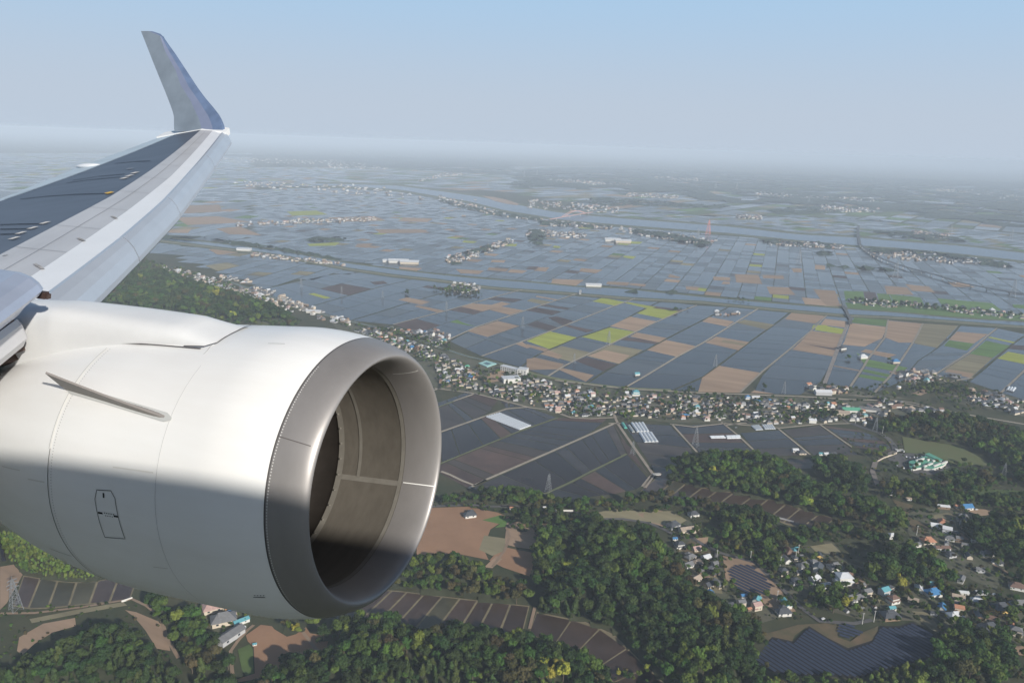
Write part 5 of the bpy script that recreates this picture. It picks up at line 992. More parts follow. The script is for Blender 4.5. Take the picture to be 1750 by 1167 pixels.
FARV=[[(375,470),(430,480),(420,487),(370,478)],[(400,497),(440,490),(470,498),(430,505)],[(765,485),(800,482),(825,492),(800,503),(760,498)],[(750,335),(860,365),(930,375),(930,379),(850,370),(750,343)],[(760,440),(870,408),(880,414),(800,445),(765,450)],[(905,392),(1000,400),(1000,408),(925,404),(900,402)],[(900,340),(1000,350),(1060,355),(1060,364),(980,362),(900,356)],[(930,377),(1050,388),(1050,392),(940,386)],[(1060,388),(1240,412),(1200,420),(1060,398)],
[(1310,411),(1440,420),(1440,425),(1310,419)],[(1490,430),(1560,430),(1700,448),(1720,458),(1620,450),(1490,438)],[(1400,352),(1500,358),(1500,364),(1400,362)],[(1450,510),(1600,520),(1750,536),(1750,548),(1600,532),(1450,520)],[(1215,531),(1265,536),(1262,541),(1215,538)],[(340,268),(560,275),(560,282),(340,276)],[(380,310),(640,318),(760,345),(640,335),(380,316)],[(400,380),(520,375),(640,372),(640,378),(520,382),(400,386)],[(700,314),(760,296),(800,298),(760,302)],[(1120,302),(1200,306),(1200,314),(1120,308)],[(1290,330),(1500,340),(1500,346),(1290,338)],[(1600,318),(1740,335),(1740,345),(1600,326)],[(1560,395),(1620,402),(1620,410),(1560,402)],[(560,272),(680,290),(560,288)],[(430,432),(560,446),(590,452),(590,456),(430,438)],[(1260,368),(1300,370),(1300,375),(1260,373)],[(940,305),(1080,315),(1080,320),(940,312)],[(1070,330),(1160,336),(1160,340),(1070,336)]]
fh=[]
for P_ in FARV:
    P=[G(*p) for p in P_]; xs=[p[0] for p in P]; ys=[p[1] for p in P]; n=0; A=abs(sum(P[i][0]*P[(i+1)%len(P)][1]-P[(i+1)%len(P)][0]*P[i][1] for i in range(len(P))))/2
    sp=max(20,math.sqrt(A/110)); n=int(A/sp/sp)
    for _ in range(n):
        for _t in range(20):
            x,y=hr.uniform(min(xs),max(xs)),hr.uniform(min(ys),max(ys))
            if inpoly(x,y,P): break
        d=math.hypot(x,y); s=.9+min(1.3,max(0,(d-2500)/4500))
        fh.append([x,y,hr.uniform(0,3.1),hr.choice((0,1,2,4,5)),pick([('white',1.5),('grey',5),('slate',4),('tan',3),('pink',1)]),hr.choice(('white','cream','grey','grey','wood')),s,''])
# hand-placed ones: (tile, x, y, rotation, kind, roof, wall, scale, label)
SPEC=[('z3',410,352,20,6,'slate','white',1.15,'white house with dark hipped roof alone on the wide brown field'),
('z4',135,432,35,0,'slate','grey',1.1,'dark-roofed farmhouse beside the orange-tan barn at the wood edge'),('z4',205,455,((165,455),(235,445)),4,'tan','cream',1.35,'large tan-roofed barn next to the dark farmhouse at the wood edge'),('z4',143,492,10,5,'blue','white',.9,'bright blue tarpaulin-covered shed under the tan barn'),('z4',165,528,15,1,'slate','white',1.0,'white-walled house under the small blue shed'),('z4',228,380,20,0,'slate','white',.9,'slate-roofed house above the tan barn'),('z4',243,540,20,2,'pink','cream',.9,'pinkish-roofed house on the bend over the upper solar park'),
('z4',303,762,80,3,'blue','white',1.0,'tall house under a deep blue sheet at the edge of the big wood'),('z4',253,772,10,0,'grey','cream',1.1,'pale grey hipped roof beside the deep blue sheeted house'),('z4',650,790,((635,770),(670,810)),4,'teal','white',.95,'long turquoise-roofed shed near the slate twin house'),('z4',640,832,10,6,'slate','white',1.15,'broad slate-roofed house under the turquoise shed'),('z4',520,775,60,2,'teal','white',.9,'pale teal gable in the row between the solar parks'),('z4',460,755,10,5,'blue','grey',1.0,'small light blue roof in the row between the solar parks'),
('z4',915,690,5,1,'white','white',1.6,'large white two-storey house with pale terrace roof'),('z4',800,640,60,3,'slate','white',1.2,'tall slate-roofed house beside the yellow gable end'),('z4',785,678,30,2,'white','white',1.0,'bright white gable end under the tall slate roof'),('z4',805,580,80,3,'slate','yellow',.9,'narrow yellow house with dark roof'),('z4',878,625,15,0,'grey','white',1.1,'wide grey hipped roof over the plum orchard'),('z4',735,620,20,0,'grey','white',1.0,'grey-roofed house at the grove edge above the terrace'),
('z4',1130,850,10,0,'slate','wood',1.2,'dark farmhouse right above the lower solar park'),('z4',1140,813,10,5,'teal','white',1.1,'little turquoise shed behind the dark farmhouse'),('z4',1328,745,15,0,'blue','white',1.15,'house with deep blue hipped roof'),('z4',1265,725,70,2,'white','white',1.0,'white gabled house next to the deep blue roof'),('z4',1330,705,5,2,'teal','wood',.9,'dark teal roof behind the deep blue one'),('z4',1370,812,60,2,'blue','white',.95,'light blue gable in the lower lane'),('z4',1430,850,10,0,'white','white',1.0,'pale hipped roof in the lower lane'),('z4',1585,910,15,0,'slate','cream',1.3,'broad slate hipped roof at the lower hamlet end'),('z4',1640,815,10,0,'slate','yellow',1.25,'slate hipped roof over yellow walls'),('z4',1725,805,5,0,'grey','yellow',1.3,'grey hipped roof over pale yellow walls near the field edge'),('z4',1465,905,20,5,'blue','white',1.0,'small blue shed at the solar park corner'),
('z4',1310,575,15,4,'green','white',.8,'white hall with pale green roof among the round trees'),('z4',1305,505,5,0,'orange','cream',1.1,'orange-brown farmhouse over the terraces'),('z4',1545,480,-30,4,'white','white',.8,'long white shed roof beside the pink annex'),('z4',1550,492,-10,2,'pink','cream',.9,'pink annex beside the long white shed'),('z4',1490,437,-15,0,'grey','cream',1.2,'grey farmhouse next to the white shed'),('z4',1580,562,0,0,'grey','white',.9,'grey house at the dark wood edge'),('z4',1485,350,10,2,'blue','white',1.2,'bright blue roof in the van yard'),('z4',1440,342,5,5,'orange','white',1.0,'red-roofed hut in the van yard'),('z4',1340,435,-15,2,'white','white',1.0,'white gabled shed over the terraced plots'),('z4',1140,482,5,1,'white','white',.8,'small white house tucked in the middle groves'),('z4',1060,475,-30,5,'teal','white',1.0,'pale roofed hut tucked in the middle groves'),('z4',1545,637,-10,5,'grey','grey',1.4,'grey shed beside the yellowish tree'),('z4',1640,995,0,4,'white','white',.8,'long white striped shed at the fallow ground'),('z4',1465,740,-5,4,'white','white',.7,'pale long roof in the lane'),('z4',1550,740,-5,4,'white','grey',.7,'pale flat roof next to the long one'),('z4',1715,715,-20,0,'brown','white',1.0,'brown-roofed house by the far hedge'),('z4',1145,290,-25,5,'white','white',1.2,'cream hut above the terraced plots'),('z4',1460,680,50,4,'grey','white',.8,'grey long house beneath the round trees'),
('g',380,245,30,0,'pink','cream',1.35,'broad pinkish hipped farmhouse beneath the engine'),('g',480,370,25,0,'grey','cream',1.5,'sprawling grey farmhouse beside the turquoise shed'),('g',655,375,((600,395),(715,350)),4,'teal','white',.85,'turquoise-roofed white shed on the brown garden plot'),('g',550,285,33,5,'blue','cream',1.1,'blue-roofed shed between the two farmhouses'),('g',535,245,33,5,'orange','yellow',1.2,'yellow-walled hut under the engine'),('g',570,320,33,5,'tan','wood',1.1,'tan-roofed store behind the turquoise shed'),('g',548,530,((420,610),(680,440)),4,'grey','grey',1.5,'very long grey shed roof on the farm track'),('g',790,598,20,5,'teal','white',.55,'tiny blue-roofed hut on the brown garden plot'),
('z3',670,275,10,4,'tan','cream',.9,'pale stepped farm store at the belt of trees'),('z3',615,315,0,5,'orange','grey',.8,'rusty roadside hut beneath the belt of trees'),('z3',775,312,10,5,'white','white',.6,'small white hut by the retaining wall'),
('c',835,855,5,5,'white','white',1.4,'white shed alone on the dark paddies'),('c',910,880,5,0,'slate','cream',.8,'slate-roofed cottage alone on the dark paddies'),('c',1175,895,10,5,'white','white',1.2,'white shed in the yard by the knoll'),('c',1250,900,20,2,'slate','grey',.9,'dark shed in the yard by the knoll'),('c',1120,890,0,5,'teal','white',1.0,'pale teal shed in the yard by the knoll'),
('t2',1098,940,20,2,'teal','white',.95,'lone white hut with bright turquoise roof amid the dark paddies'),('t2',1085,1140,5,1,'teal','white',1.3,'pale teal flat-roofed hall in the long village'),('t4',1390,0,0,5,'white','white',1,'x'),
('t4',140,655,15,0,'white','white',1.3,'white farmhouse islanded in the green plots'),('t4',465,700,10,0,'blue','cream',1.2,'blue-roofed farmhouse islanded beside a paddy'),('t3',1395,565,25,0,'slate','white',1.2,'slate farmhouse islanded on the wide road'),('t4',1050,840,-30,4,'grey','grey',1.5,'long grey barn islanded in the olive field'),
('c',1655,400,-15,4,'grey','white',2.0,'large grey-roofed store at the village corner'),('c',1445,420,0,4,'green','white',1.8,'long green-roofed store by the main road'),('c',1345,445,-12,4,'tan','cream',1.5,'tan-roofed store beside the green one'),('c',1020,530,0,5,'white','white',1.9,'white box shed at the grove end'),('c',1140,220,0,4,'white','grey',1.8,'broad white barn roof beside the pale road'),('c',305,270,10,1,'blue','white',.9,'vivid blue roof over the long village'),('c',395,265,5,4,'white','white',.9,'white twin shed in the meadow'),
('t2',665,55,2,4,'white','white',3.0,'large white hall on the far canal bank'),('l',720,130,2,4,'white','white',3.2,'long white hall beside the tan far field'),('l',1430,185,3,4,'white','white',4.2,'large white factory hall with a long low wing in the far paddies'),('l',1480,190,3,4,'white','cream',4.0,'wide cream factory wing in the far paddies'),('l',1375,182,3,5,'white','white',4.2,'small white block next to the far factory'),('l',1040,415,-5,4,'white','white',2.2,'long white store by the green stream'),
('z5',1040,462,0,4,'white','white',4.5,'pale quarry-coloured plant sheds amid the far paddies'),('z5',1100,470,5,4,'white','cream',4.5,'cream plant sheds beside the far crop square'),('h',265,175,0,4,'white','white',4.0,'wide white depot roof at the ridge foot'),('h',250,140,20,4,'white','white',2.6,'white store behind the ridge depot'),
]
SPEC=[s for s in SPEC if s[-1]!='x']
for t_,x,y,rot,k,rc,wc,s,lb in SPEC:
    (px,py),=T(t_,(x,y)); gx,gy=G(px,py)
    houses[:]=[h for h in houses if math.hypot(h[0]-gx,h[1]-gy)>9+5*s]
    fh[:]=[h for h in fh if math.hypot(h[0]-gx,h[1]-gy)>9+8*s]
# bearing of a wall in the picture is not its bearing on the ground: rotations above are compass-like
hs=[]
for t_,x,y,rot,k,rc,wc,s,lb in SPEC:
    (px,py),=T(t_,(x,y)); gx,gy=G(px,py); 
    if isinstance(rot,tuple):
        a_,b_=at(t_,*rot[:2]); rot=math.degrees(math.atan2(b_[1]-a_[1],b_[0]-a_[0]))
    hs.append([gx,gy,R_(rot),k,rc,wc,s,lb,1])
houses.sort(key=lambda h:math.hypot(h[0],h[1]))
room=300-len(hs); one=houses[:room]; rest=houses[room:]+fh
ORD=['first','second','third','fourth','fifth','sixth','seventh','eighth','ninth','tenth','eleventh','twelfth','thirteenth','fourteenth','fifteenth']
RN={'grey':'grey-tiled','slate':'slate-dark','brown':'brown-tiled','tan':'tan-roofed','white':'pale metal-roofed','blue':'blue-roofed','teal':'teal-roofed','orange':'orange-roofed','green':'green-roofed','pink':'pinkish-roofed'}
grp={}
for h in one: grp.setdefault((h[7],h[4],h[3]),[]).append(h)
for (cl,rc,k),L_ in grp.items():
    L_.sort(key=lambda h:h[0]/h[1])
    for i,h in enumerate(L_):
        b=f"{RN[rc]} {KINDS[k][0]} in {cl}"
        l2=f"{ORD[min(i,13)]} {RN[rc]} {KINDS[k][0]} from the engine side in {cl}"
        if len(l2.replace('-',' ').split())>16: l2=l2.replace(' from the engine side in the',' from engine side,').replace(' the ',' ')
        if len(l2.replace('-',' ').split())>16: l2=l2.replace('two-storey ','tall ')
        h.append(b if len(L_)==1 else l2)
HK=['farmhouse','house','house','house','barn','shed','house']
def place(h,lb,cl,deep):
    k=h[3]; r_m,w_m=hmesh(k,h[4],h[5]); o=empty(HK[k],(h[0],h[1],.7+hz(h[0],h[1])),h[2]); s=h[6]; o.scale=(s,s,s if s<2 else s*.62)
    link(bpy.data.objects.new('wall',w_m),o); link(bpy.data.objects.new('roof',r_m),o)
    tag(o,lb,HK[k],'houses and sheds of '+cl if cl else 'single farm and works buildings')
    if deep:
        L_,W_,e=KINDS[k][3:6]
        for x,sg in ((-L_*.28,-1),(L_*.22,-1),(-L_*.25,1),(L_*.25,1)):
            w_=link(bpy.data.objects.new('window',WMESH),o); w_.location=(x,sg*(W_/2+.02),1.6)
for i,h in enumerate(one): place(h,h[8],h[7],i<70)
for h in hs: place(h,h[7],'',h[1]<1200)
if rest:
    V=[];Fc=[];mi=[]; ML=[ROOF[k] for k in ROOF]+[WALL[k] for k in WALL]; RKx=list(ROOF); WKx=list(WALL)
    for h in rest:
        k=h[3]; c,s_=math.cos(h[2]),math.sin(h[2]); s=h[6]
        for (v,f),m_ in ((KINDS[k][1],len(RKx)+WKx.index(h[5])),(KINDS[k][2],RKx.index(h[4]))):
            b=len(V); V+=[(h[0]+s*(x*c-y*s_),h[1]+s*(x*s_+y*c),.7+s*z) for x,y,z in v]; Fc+=[tuple(i+b for i in q) for q in f]; mi+=[m_]*len(f)
    tag(mob('distant_houses',V,Fc,ML,mi=mi),'specks of far white and grey roofs strung through the hazy distant villages','houses',None,'stuff')
print('HOUSES',len(one),len(hs),len(rest))
# ---- school, pool, complex
def block(name,poly,h,wm,rm_,parent,z0=.6,rim=.5):
    """prism over a ground polygon, flat roof as its own part"""
    n=len(poly); a=sum(poly[i][0]*poly[(i+1)%n][1]-poly[(i+1)%n][0]*poly[i][1] for i in range(n)); poly=poly if a>0 else poly[::-1]
    ox,oy=parent.location.x,parent.location.y
    P=[(x-ox,y-oy) for x,y in poly]; zz=-parent.location.z+z0
    V=[(x,y,zz-.6) for x,y in P]+[(x,y,zz+h) for x,y in P]; Fc=[(i,(i+1)%n,n+(i+1)%n,n+i) for i in range(n)]
    w_=mob('wall',V,Fc,wm,parent)
    cx,cy=sum(p[0] for p in P)/n,sum(p[1] for p in P)/n
    Q=[(cx+(x-cx)*1.04,cy+(y-cy)*1.04) for x,y in P]
    V=[(x,y,zz+h+.02) for x,y in Q]+[(x,y,zz+h+rim) for x,y in Q]; Fc=[(i,(i+1)%n,n+(i+1)%n,n+i) for i in range(n)]+[tuple(range(n))[::-1],tuple(range(n,2*n))]
    mob('roof',V,Fc,rm_,parent); return w_
def rect(c,L_,W_,ang): 
    a=R_(ang); return [(c[0]+x*math.cos(a)-y*math.sin(a),c[1]+x*math.sin(a)+y*math.cos(a)) for x,y in ((-L_/2,-W_/2),(L_/2,-W_/2),(L_/2,W_/2),(-L_/2,W_/2))]
sch=empty('school',(*G(872,632),0)); tag(sch,'white three-storey school block beside its sandy sports ground','school')
a=G(855,634); b=G(884,641); c=G(899,643)
def wing(a,b,wd,h):
    d=Vector((b[0]-a[0],b[1]-a[1])).normalized(); s=Vector((-d.y,d.x)); return [a,b,(b[0]+s.x*wd,b[1]+s.y*wd),(a[0]+s.x*wd,a[1]+s.y*wd)],h
for (p,h) in (wing(a,b,12,10.5),wing(b,c,16,12.5)): 
    w_=block('w',p,h,WALL['white'],ROOF['white'],sch)
    d=Vector((p[1][0]-p[0][0],p[1][1]-p[0][1],0)); n=int(d.length/5); u_=d.normalized(); nrm=Vector((u_.y,-u_.x,0))
    for i in range(n):
        for f in range(3):
            q=Vector((p[0][0]-sch.location.x,p[0][1]-sch.location.y,2.3+f*3.3))+u_*((i+.5)*d.length/n)+nrm*.05
            V,Fc=[],[]; bar(q-u_*1.5,q+u_*1.5,.06,V,Fc); V=[(x,y,z+(.75 if z>q.z else -.75)) for x,y,z in V]; mob('window',V,Fc,glass,sch)
gym=empty('gymnasium',(*G(873,652),0)); tag(gym,'white gymnasium hall beside the school sports ground','hall'); block('g',rect(G(873,652),34,22,15),8,WALL['white'],ROOF['white'],gym)
tag(mob('sports_ground',[(*p,1.75) for p in at('t1',(1280,975),(1380,930),(1450,882),(1560,900),(1520,920),(1515,1000),(1400,1020),(1330,1010))],[tuple(range(8))[::-1]],PAL['tn']),kind='structure')
pool=empty('swimming_pool',(*G(833,622),0)); tag(pool,'turquoise-decked swimming pool next to the school','pool')
P=at('t1',(1270,828),(1345,802),(1450,832),(1355,865)); cx=sum(p[0] for p in P)/4; cy=sum(p[1] for p in P)/4; deck=mat('pool_deck',(.35,.58,.55),.7)
mob('deck',[(p[0]-pool.location.x,p[1]-pool.location.y,z) for z in (.5,2.0) for p in P],[(4,5,6,7),(7,6,5,4),(0,1,5,4),(1,2,6,5),(2,3,7,6),(3,0,4,7)][:1]+[(0,1,5,4),(1,2,6,5),(2,3,7,6),(3,0,4,7)],deck,pool)
mob('pool_water',[(cx+(p[0]-cx)*.5-pool.location.x,cy+(p[1]-cy)*.5-pool.location.y,2.08) for p in P],[(0,1,2,3)],mat('pool_green',(.03,.10,.09),.08),pool)
cpx=empty('green_roofed_hall',(*G(1590,797),0)); tag(cpx,'sprawling low hall with green roofs, white walls and many skylight ridges','hall')
for pts,h in (((( 640,300),(830,235),(905,275),(640,330)),3.6),(((640,330),(850,290),(880,330),(660,370)),3.2),(((780,360),(900,300),(1000,310),(960,340),(860,372)),4),(((790,235),(830,225),(960,290),(930,305)),5)):
    block('b',at('k',*pts),h,WALL['white'],ROOF['green'],cpx)
for (a_,b_) in (((700,300),(780,278)),((680,350),(740,325)),((775,358),(860,325)),((870,355),(935,328)),((945,330),(1000,308)),((808,292),(830,288)),((860,302),(885,297))):
    p,q=at('k',a_,b_); V,Fc=[],[]; o_=cpx.location; bar((p[0]-o_.x,p[1]-o_.y,5.6),(q[0]-o_.x,q[1]-o_.y,5.6),2.6,V,Fc); mob('skylight',V,Fc,WALL['white'],cpx)
# cars by the hall and in the yards
carc=[mat('car_white',(.8,.8,.8),.3,coat=.5),mat('car_silver',(.45,.46,.48),.3,.5),mat('car_dark',(.04,.04,.05),.3,coat=.5),mat('car_red',(.5,.04,.03),.3,coat=.5)]
tyre=mat('tyre',(.02,.02,.02),.9)
CN_=['white','silver','black','red']; bodyv=join(bx(-2.1,2.1,-.85,.85,.35,.95),bx(-1.3,1.2,-.75,.75,.95,1.5))
CM=[meshd('body',*bodyv,m_) for m_ in carc]; wv=[];wf=[]
rr=[[(.3*math.cos(a),y,.3+.3*math.sin(a)) for a in [k*.785 for k in range(8)]] for y in (-.1,.1)]; wv,wf=grid(rr,True); wf+=[tuple(range(8)),tuple(range(8,16))[::-1]]; WM=meshd('wheel',wv,wf,tyre)
gv,gf=bx(-1.15,1.22,-.77,.77,1.0,1.38); GM=meshd('window',gv,gf,glass)
def car(t,x,y,rot,c,lb):
    gx,gy=at(t,(x,y))[0]; o=empty('parked_car',(gx,gy,.75+hz(gx,gy)),R_(rot)); link(bpy.data.objects.new('body',CM[c]),o); link(bpy.data.objects.new('window',GM),o)
    for wx in (-1.3,1.3):
        for wy_ in (-.8,.8): w_=link(bpy.data.objects.new('wheel',WM),o); w_.location=(wx,wy_,0)
    tag(o,lb,'car','cars parked around the hamlets and the hall')
for i,(x,y,c) in enumerate(((615,236,0),(632,241,2),(650,243,1),(690,240,0),(720,244,0),(745,237,1),(765,235,0),(530,180,0),(570,180,1),(590,186,0),(575,340,2),(590,345,0),(860,225,0),(525,320,1),(640,255,2))):
    car('k',x,y,70,c,f"{CN_[c]} car, {ORD[i]} along from the bridge end in the hall car park")
for t,x,y,c,lb in (('z4',700,582,0,'white van on the lane above the yellow house'),('z4',940,645,1,'silver car at the plum orchard wall'),('z4',985,745,0,'white car under the round trees by the orchard'),('z4',893,740,2,'black car beside the teal lorry'),('z4',1440,338,3,'red car in the yard of blue roofs'),('z4',1530,355,0,'white van in the yard of blue roofs'),('z4',1610,745,0,'white car between the two pale long roofs'),('z4',825,858,0,'white car on the track above the lower solar park'),('g',680,425,0,'white car parked against the turquoise shed'),('c',180,595,1,'silver car at the crop covers')):
    car(t,x,y,20,c,lb)
# ---- polytunnels
film=mat('tunnel_film',(.62,.65,.68),.35,0,.08,.5,obj=True); filmg=mat('tunnel_green',(.10,.42,.34),.4); filmd=mat('tunnel_dull',(.36,.38,.38),.4); hoopm=mat('tunnel_hoop',(.25,.26,.28),.5)
def tunnel(p,q,w_,h_,m_,lb,grp_):
    p=Vector((*p,.7)); q=Vector((*q,.7)); d=q-p; o=empty('polytunnel',p,math.atan2(d.y,d.x)); L_=d.length
    rows=[[(x,-w_/2*math.cos(a),h_*math.sin(a)) for a in [math.pi*k/10 for k in range(11)]] for x in (0,L_)]
    V,Fc=grid(rows); Fc+=[tuple(range(11))[::-1],tuple(range(11,22))]; mob('cover',V,Fc,m_,o)
    n=max(3,int(L_/9))
    for i in range(n+1):
        x=min(max(L_*i/n,.2),L_-.2); rows=[[(xx,-(w_/2+.06)*math.cos(a),(h_+.06)*math.sin(a)) for a in [math.pi*k/8 for k in range(9)]] for xx in (x-.12,x+.12)]
        V,Fc=grid(rows); mob('hoop',V,Fc,hoopm,o)
    tag(o,lb,'polytunnel',grp_)
def tset(t,A0,A1,B0,B1,n,m_,h_,desc,grp_,names):
    (a0,a1,b0,b1)=at(t,A0,A1,B0,B1)
    for i in range(n):
        v=(i+.5)/n; p=(a0[0]*(1-v)+b0[0]*v,a0[1]*(1-v)+b0[1]*v); q=(a1[0]*(1-v)+b1[0]*v,a1[1]*(1-v)+b1[1]*v)
        w_=math.hypot(b0[0]-a0[0],b0[1]-a0[1])/n*.92
        tunnel(p,q,w_,h_ or w_*.42,m_,desc%names[i],grp_)
nn=['outermost village-side','second village-side','third village-side','third field-side','second field-side','outermost field-side']
tset('a',(745,430),(1085,572),(585,475),(960,618),6,film,0,'%s long grey polytunnel of the joined set on the dark paddies','joined polytunnels on the dark paddies',nn)
n4=['nearest to the lane','second from the lane','second from the paddy','nearest to the paddy']
tset('b',(632,285),(700,383),(782,280),(842,380),4,film,0,'grey polytunnel of the upper four, %s','upper four polytunnels by the lane',n4)
tset('b',(720,392),(785,498),(872,388),(943,490),4,film,0,'grey polytunnel of the lower four, %s','lower four polytunnels by the lane',n4)
tset('b',(598,312),(645,388),(630,308),(685,382),1,filmd,0,'%s dull stubby polytunnel beside the green one','single polytunnels by the lane',['lone'])
tset('b',(528,288),(560,345),(560,282),(598,340),1,filmg,0,'%s bright green polytunnel at the lane edge','single polytunnels by the lane',['single'])
tset('c',(345,572),(400,622),(435,562),(480,615),5,film,1.2,'%s of the white low tunnels between the yards and paddies','white low tunnels by the yards',['outermost','second','middle','fourth','innermost'])
tset('c',(460,560),(500,612),(585,556),(620,608),5,film,1.2,'%s of the striped low tunnels beside the white ones','striped low tunnels by the yards',['outermost','second','middle','fourth','innermost'])
tset('c',(65,678),(220,672),(75,715),(225,712),2,film,1.4,'%s white flat tunnel across the paddy bund','white flat tunnels on the soil strip',['upper','lower'])
tset('b',(1500,425),(1660,420),(1525,452),(1690,450),2,film,1.4,'%s pale flat tunnel beside the pylon','pale flat tunnels by the pylon',['upper','lower'])
tset('d',(1160,240),(1125,262),(1255,262),(1220,290),3,film,2.2,'%s white tunnel on the fallow by the pond field','white tunnels by the flooded field',['first','middle','last'])
tset('d',(1570,140),(1550,175),(1665,155),(1630,195),3,film,2.5,'%s striped glasshouse bay on the pale road end','glasshouse bays on the pale road',['first','middle','last'])
tset('d',(1250,325),(1460,360),(1255,340),(1470,372),1,film,2,'%s pale shelter along the flooded field','single long shelter',['long'])
tset('z4',(945,148),(958,168),(968,146),(982,166),1,film,4,'%s white arched barn on the bare yard','arched barn',['gleaming'])
# ---- silos
for t,x,y,r,lb in (('d',358,160,4.6,'cream round-topped tank alone among the small paddies'),('c',1605,565,3.6,'cream tank beside the curved main road')):
    gx,gy=at(t,(x,y))[0]; o=empty('storage_tank',(gx,gy,.7)); rows=[[(r*q*math.cos(a),r*q*math.sin(a),z) for a in np.linspace(0,2*math.pi,25)[:-1]] for z,q in ((0,1),(4,1),(5.2,.93),(6.3,.7),(6.9,.35),(7.1,.02))]
    V,Fc=grid(rows[:2],True); mob('wall',V,Fc,WALL['cream'],o); V,Fc=grid(rows[1:],True); mob('dome',V,Fc,ROOF['white'],o,smooth=True); tag(o,lb,'tank')
# ---- solar parks
pv=mat('solar_glass',(.040,.050,.082),.30,0,.2,.3,spec=.35); pvf=mat('solar_post',(.3,.3,.3),.6)
def solar(px,a,b,spacing,wd,lab,grp_,lift=1.0):
    P=[G(*p,1.0) for p in px]; A=G(*a);B=G(*b); d=Vector((B[0]-A[0],B[1]-A[1])).normalized(); s=Vector((-d.y,d.x)); 
    if s.y<0: s=-s
    vs=[p[0]*s.x+p[1]*s.y for p in P]; us=[p[0]*d.x+p[1]*d.y for p in P]; v=min(vs)+spacing*.5; k=0
    rows=[]
    while v<max(vs):
        u=min(us); run=None
        while u<max(us)+2:
            x,y=u*d.x+v*s.x,u*d.y+v*s.y; ins=inpoly(x,y,P)
            if ins and run is None: run=u
            if not ins and run is not None:
                if u-run>6: rows.append((v,run,u-1))
                run=None
            u+=1
        v+=spacing
    for i,(v,u0,u1) in enumerate(rows):
        o=empty('solar_panel_row',(u0*d.x+v*s.x,u0*d.y+v*s.y,.7),math.atan2(d.y,d.x)); L_=u1-u0; hw=wd/2; sg=1 if s.dot(Vector((-math.sin(o.rotation_euler.z),math.cos(o.rotation_euler.z))))>0 else -1
        V=[(0,-hw*sg,.5),(L_,-hw*sg,.5),(L_,hw*sg,1.05),(0,hw*sg,1.05),(0,-hw*sg,.58),(L_,-hw*sg,.58),(L_,hw*sg,1.13),(0,hw*sg,1.13)]
        Fc=[(4,5,6,7),(3,2,1,0),(0,1,5,4),(1,2,6,5),(2,3,7,6),(3,0,4,7)]
        if sg<0: Fc=[f[::-1] for f in Fc]
        mob('panel',V,Fc,pv,o)
        for q in range(max(2,int(L_/14))+1):
            x=min(.4+q*L_/max(2,int(L_/14)),L_-.4); V,Fc=[],[]; bar((x,0,-.3),(x,0,.78),.14,V,Fc); mob('post',V,Fc,pvf,o)
        j=len(rows)-1-i
        w1=['first','second','third','fourth','fifth','sixth','seventh','eighth','ninth','tenth']; 
        nm=(w1[j] if j<10 else ('ten past '+w1[j-10] if j<20 else ('twenty past '+w1[j-20] if j<30 else ('thirty past '+w1[j-30] if j<40 else 'forty past '+w1[min(j-40,9)]))))
        tag(o,f"dark solar panel row, {nm} from the uphill side of {lab}",'solar row',grp_)
    return len(rows)
n1=solar(T('z4',(495,1050),(590,945),(690,965),(760,895),(850,955),(940,1000),(1050,965),(1090,895),(1180,895),(1240,875),(1330,930),(1362,985),(1340,1020),(1130,1080),(990,1120),(820,1110),(700,1110),(600,1095)),T('z4',(760,900))[0],T('z4',(1000,1040))[0],5.0,2.9,'the lower solar park','panel rows of the lower solar park')
n2=solar(T('z4',(385,630),(420,605),(490,608),(540,645),(590,700),(578,745),(520,748),(440,720),(405,680)),T('z4',(400,640))[0],T('z4',(570,720))[0],5.3,2.8,'the upper solar park','panel rows of the upper solar park')
n3=solar(T('z4',(893,880),(955,880),(1018,925),(935,945),(888,920)),T('z4',(890,890))[0],T('z4',(1000,925))[0],5.3,2.8,'the little solar patch','panel rows of the little solar patch')
print('SOLAR',n1,n2,n3)
